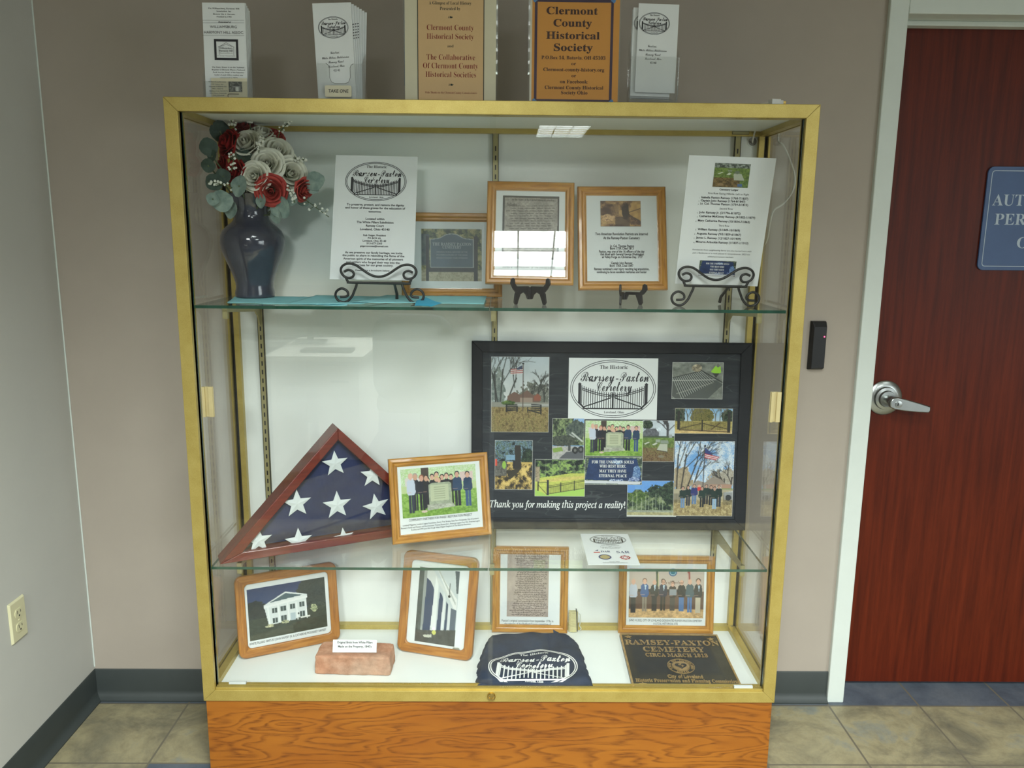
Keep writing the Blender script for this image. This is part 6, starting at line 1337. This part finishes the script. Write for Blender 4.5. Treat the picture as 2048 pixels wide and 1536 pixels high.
# paper signs in acrylic stands
def stand_sign(label, xc, w, h, m, lean=3):
    M = plane_matrix(xc, -.312, ZC + .002, 0, lean, 0); t = thing('paper_sign', label, 'sign', M, 'paper signs in clear stands')
    bx('printed_sheet', -w / 2, w / 2, .0005, h, -.0012, -.0004, m, t)
    bx('clear_stand', -w / 2 - .004, w / 2 + .004, -.001, h + .001, -.0038, -.0018, M_ACRYL, t)
    MB().box(-w / 2 - .004, w / 2 + .004, -.0012, .0008, -.07, .0008).build('stand_base', M_ACRYL, t)
    return t, M
xc = (at_y(809, 120, -.312).x + at_y(992, 120, -.312).x) / 2
M_CRM = plain('cream_card', (206, 200, 172), .6, var=.015); M_PCH = plain('peach_card', (206, 172, 124), .6, var=.02); M_DRED = plain('dark_red_print', (128, 40, 28), .6); M_DGR = plain('dark_green_print', (30, 44, 38), .6)
t, M = stand_sign('cream framed sign with dark red lettering standing on the case', xc, .2135, .279, M_CRM)
P = Px(M, 0); x0, y0 = P.p(835.5, 202.5); x1, _ = P.p(968, 203)
bx('peach_panel', x0, x1, y0, .262, -.0004, -.0001, M_PCH, t); a = Art(); a.frame(x0, y0, x1, .262, .0019)
for s, px, py, w_, h_ in (('A Glimpse of Local History', 900.3, 6, 85, 6.5), ('Presented by', 900.3, 17, 41, 6.5), ('and', 901, 92, 12, 5.5)): P.text(a, s, px, py, w_, h_, 'B', off=-.008)
for px, py in ((900.8, 33.5), (901.8, 168.4)): P.text(a, '\u2767', px, py, 10, 6.5)
a.build('lettering', M_DGR, t, .0003); a = Art()
for s, px, py, w_, h_ in (('Clermont County', 900.6, 55, 94, 11), ('Historical Society', 900.6, 73, 94, 11), ('The Collaborative', 901.6, 114.5, 97, 11), ('Of Clermont County', 901, 131.5, 110, 11), ('Historical Societies', 901.6, 149, 101, 11), ('With Thanks to the Clermont County Commissioners', 902, 185.4, 104, 4)): P.text(a, s, px, py, w_, h_, 'B', off=-.01)
a.build('lettering', M_DRED, t, .0003)
bs = MB().box(-.1085, .1, .035, .235, -.006, -.0042).build('blue_backing_sheet', plain('blue_sheet', (76, 104, 128), .6), t)
xc = (at_y(1059, 120, -.312).x + at_y(1238, 120, -.312).x) / 2
M_ORG = plain('orange_card', (200, 140, 62), .6, var=.02); M_PUR = plain('dark_purple_print', (62, 48, 66), .6); M_BRN = plain('dark_brown_print', (58, 34, 28), .6); M_BLU = plain('blue_ornament_print', (86, 130, 176), .6)
t, M = stand_sign('orange sign with bold dark brown lettering standing on the case', xc, .2085, .279, plain('white_margin_card', (206, 202, 184), .6, var=.01))
P = Px(M, 0); x0, y0 = P.p(1062.5, 205); x1, _ = P.p(1235, 205); bx('orange_panel', x0, x1, .0015, .276, -.0004, -.0001, M_ORG, t)
a = Art(); u0, v0 = P.p(1067.5, 203.5); u1, v1 = P.p(1228, 0); a.frame(u0, v0, u1, v1, .0062); a.build('border_line', M_PUR, t, .0003)
a = Art()
for u in (u0, u1):
    for v in (v0, v1): a.disc(u, v, .0045, .0075, 14); a.disc(u + (.004 if u == u0 else -.004), v, .003, .0045, 12)
a.build('corner_ornament', M_BLU, t, .0006); a = Art()
for s, px, py, w_, h_ in (('Clermont', 1144.6, 21.6, 103, 14.5), ('County', 1145.4, 46, 77, 14.5), ('Historical', 1146, 71, 107, 14.5), ('Society', 1146.6, 95, 78, 14.5), ('P.O.Box 14, Batavia, OH 45103', 1146.9, 115.5, 128, 6.8), ('or', 1147.4, 127.3, 9.5, 6.2), ('Clermont-county-history.org', 1147.6, 139.4, 122, 6.8), ('or', 1147.6, 151.4, 9.5, 6.2), ('on Facebook:', 1147.9, 163.3, 56, 6.8), ('Clermont County Historical', 1148, 175.2, 117, 6.8), ('Society Ohio', 1148.4, 185.4, 53, 6.8)): P.text(a, s, px, py, w_, h_, 'B', off=.008 if h_ > 10 else .004)
a.build('lettering', M_BRN, t, .0003)
# ------------------------------------------------------------------ the office behind the camera, seen mirrored in the case's glass
dk = thing('office_desk', 'white office desk seen mirrored in the left glass door', 'desk', Matrix.Translation((-1.02, -3.26, FZ)))
M_DESK = plain('pale_desk_laminate', (206, 202, 190), .5, var=.02)
bx('desk_top', -.30, .26, -.42, .4, .73, .76, M_DESK, dk, bevel=.003); bx('side_panel', -.28, -.25, -.4, .36, 0, .73, M_DESK, dk); bx('modesty_panel', -.25, .22, -.36, -.34, .2, .73, M_DESK, dk)
pd = bx('drawer_pedestal', -.02, .22, -.34, .34, .14, .70, M_DESK, dk, bevel=.002); bx('drawer_handle', .06, .16, .34, .352, .6, .612, M_BLACK, pd)
mn = thing('computer_monitor', 'black computer monitor mirrored above the desk in the left glass', 'monitor', Matrix.Translation((-1.19, -3.42, FZ + .76)) @ Matrix.Rotation(R(175), 4, 'Z'))
bx('screen', -.2, .2, -.015, .015, .1, .36, M_BLACK, mn, bevel=.004); bx('stand', -.02, .02, .012, .03, .005, .24, M_BLACK, mn); bx('base', -.1, .1, -.08, .09, 0, .012, M_BLACK, mn, bevel=.004)
kb = bx('keyboard', -1.15, -.85, -3.12, -2.99, FZ + .7601, FZ + .775, M_BLACK, bevel=.004); tag(kb, 'flat black keyboard mirrored on the white desk', 'keyboard')
ch = thing('office_chair', 'dark office chair with rounded back mirrored right of the desk', 'chair', Matrix.Translation((-.44, -3.05, FZ)) @ Matrix.Rotation(R(8), 4, 'Z'))
M_UPH = plain('charcoal_upholstery', (62, 66, 70), .8, var=.08)
MB().prism(rounded(.46, .5, .12, 8, 0, .76), -.27, -.21, 0, Mx).build('backrest', M_UPH, ch, bevel=.02)
MB().prism(rounded(.48, .46, .08, 6), .44, .52).build('seat', M_UPH, ch, bevel=.02)
MB().tube([(0, 0, .1), (0, 0, .44)], .025, 12).build('gas_column', M_BLACK, ch); MB().tube([(0, .18, .46), (0, .25, .5), (0, .255, .62)], .02, 10).build('back_support', M_BLACK, ch)
for k in range(5):
    q = R(72 * k + 18); lg = MB().tube([(0, 0, .11), (.28 * math.cos(q), .28 * math.sin(q), .075)], [.024, .016], 8).build('base_leg', M_BLACK, ch)
    MB().lathe([(0, -.012), (.028, -.012), (.03, 0), (.028, .012), (0, .012)], 16, 0, Matrix.Translation((.28 * math.cos(q), .28 * math.sin(q), .03)) @ Matrix.Rotation(q, 4, 'Z') @ Matrix.Rotation(R(90), 4, 'X')).build('caster', M_BLACK, lg)
M_ALU = plain('louvre_aluminium', (214, 216, 214), .3, metal=.7)
tr0 = None
for k, (tx, ty, en, cut) in enumerate(TROFFERS):
    M = Matrix.Translation((tx, ty, CEIL))
    lb = 'louvred ceiling light fitting, six alike, mirrored in the glass'
    if tr0 is None:
        tr0 = thing('ceiling_light', lb, 'ceiling light', M, 'louvred ceiling lights')
        h = MB()
        for x0, x1, y0, y1 in ((-.31, -.285, -.6, .6), (.285, .31, -.6, .6), (-.285, .285, -.6, -.575), (-.285, .285, .575, .6)): h.box(x0, x1, y0, y1, -.03, .06)
        h.box(-.285, .285, -.575, .575, .045, .06); h.build('housing', M_TRIM, tr0)
        lv = MB()
        for i in (1, 2): lv.box(-.285 + .19 * i - .004, -.285 + .19 * i + .004, -.575, .575, -.03, -.0125)
        for j in range(1, 6): lv.box(-.285, .285, -.575 + .1917 * j - .004, -.575 + .1917 * j + .004, -.03, -.0125)
        lv.build('louvre', M_ALU, tr0)
    else: dup(tr0, M)
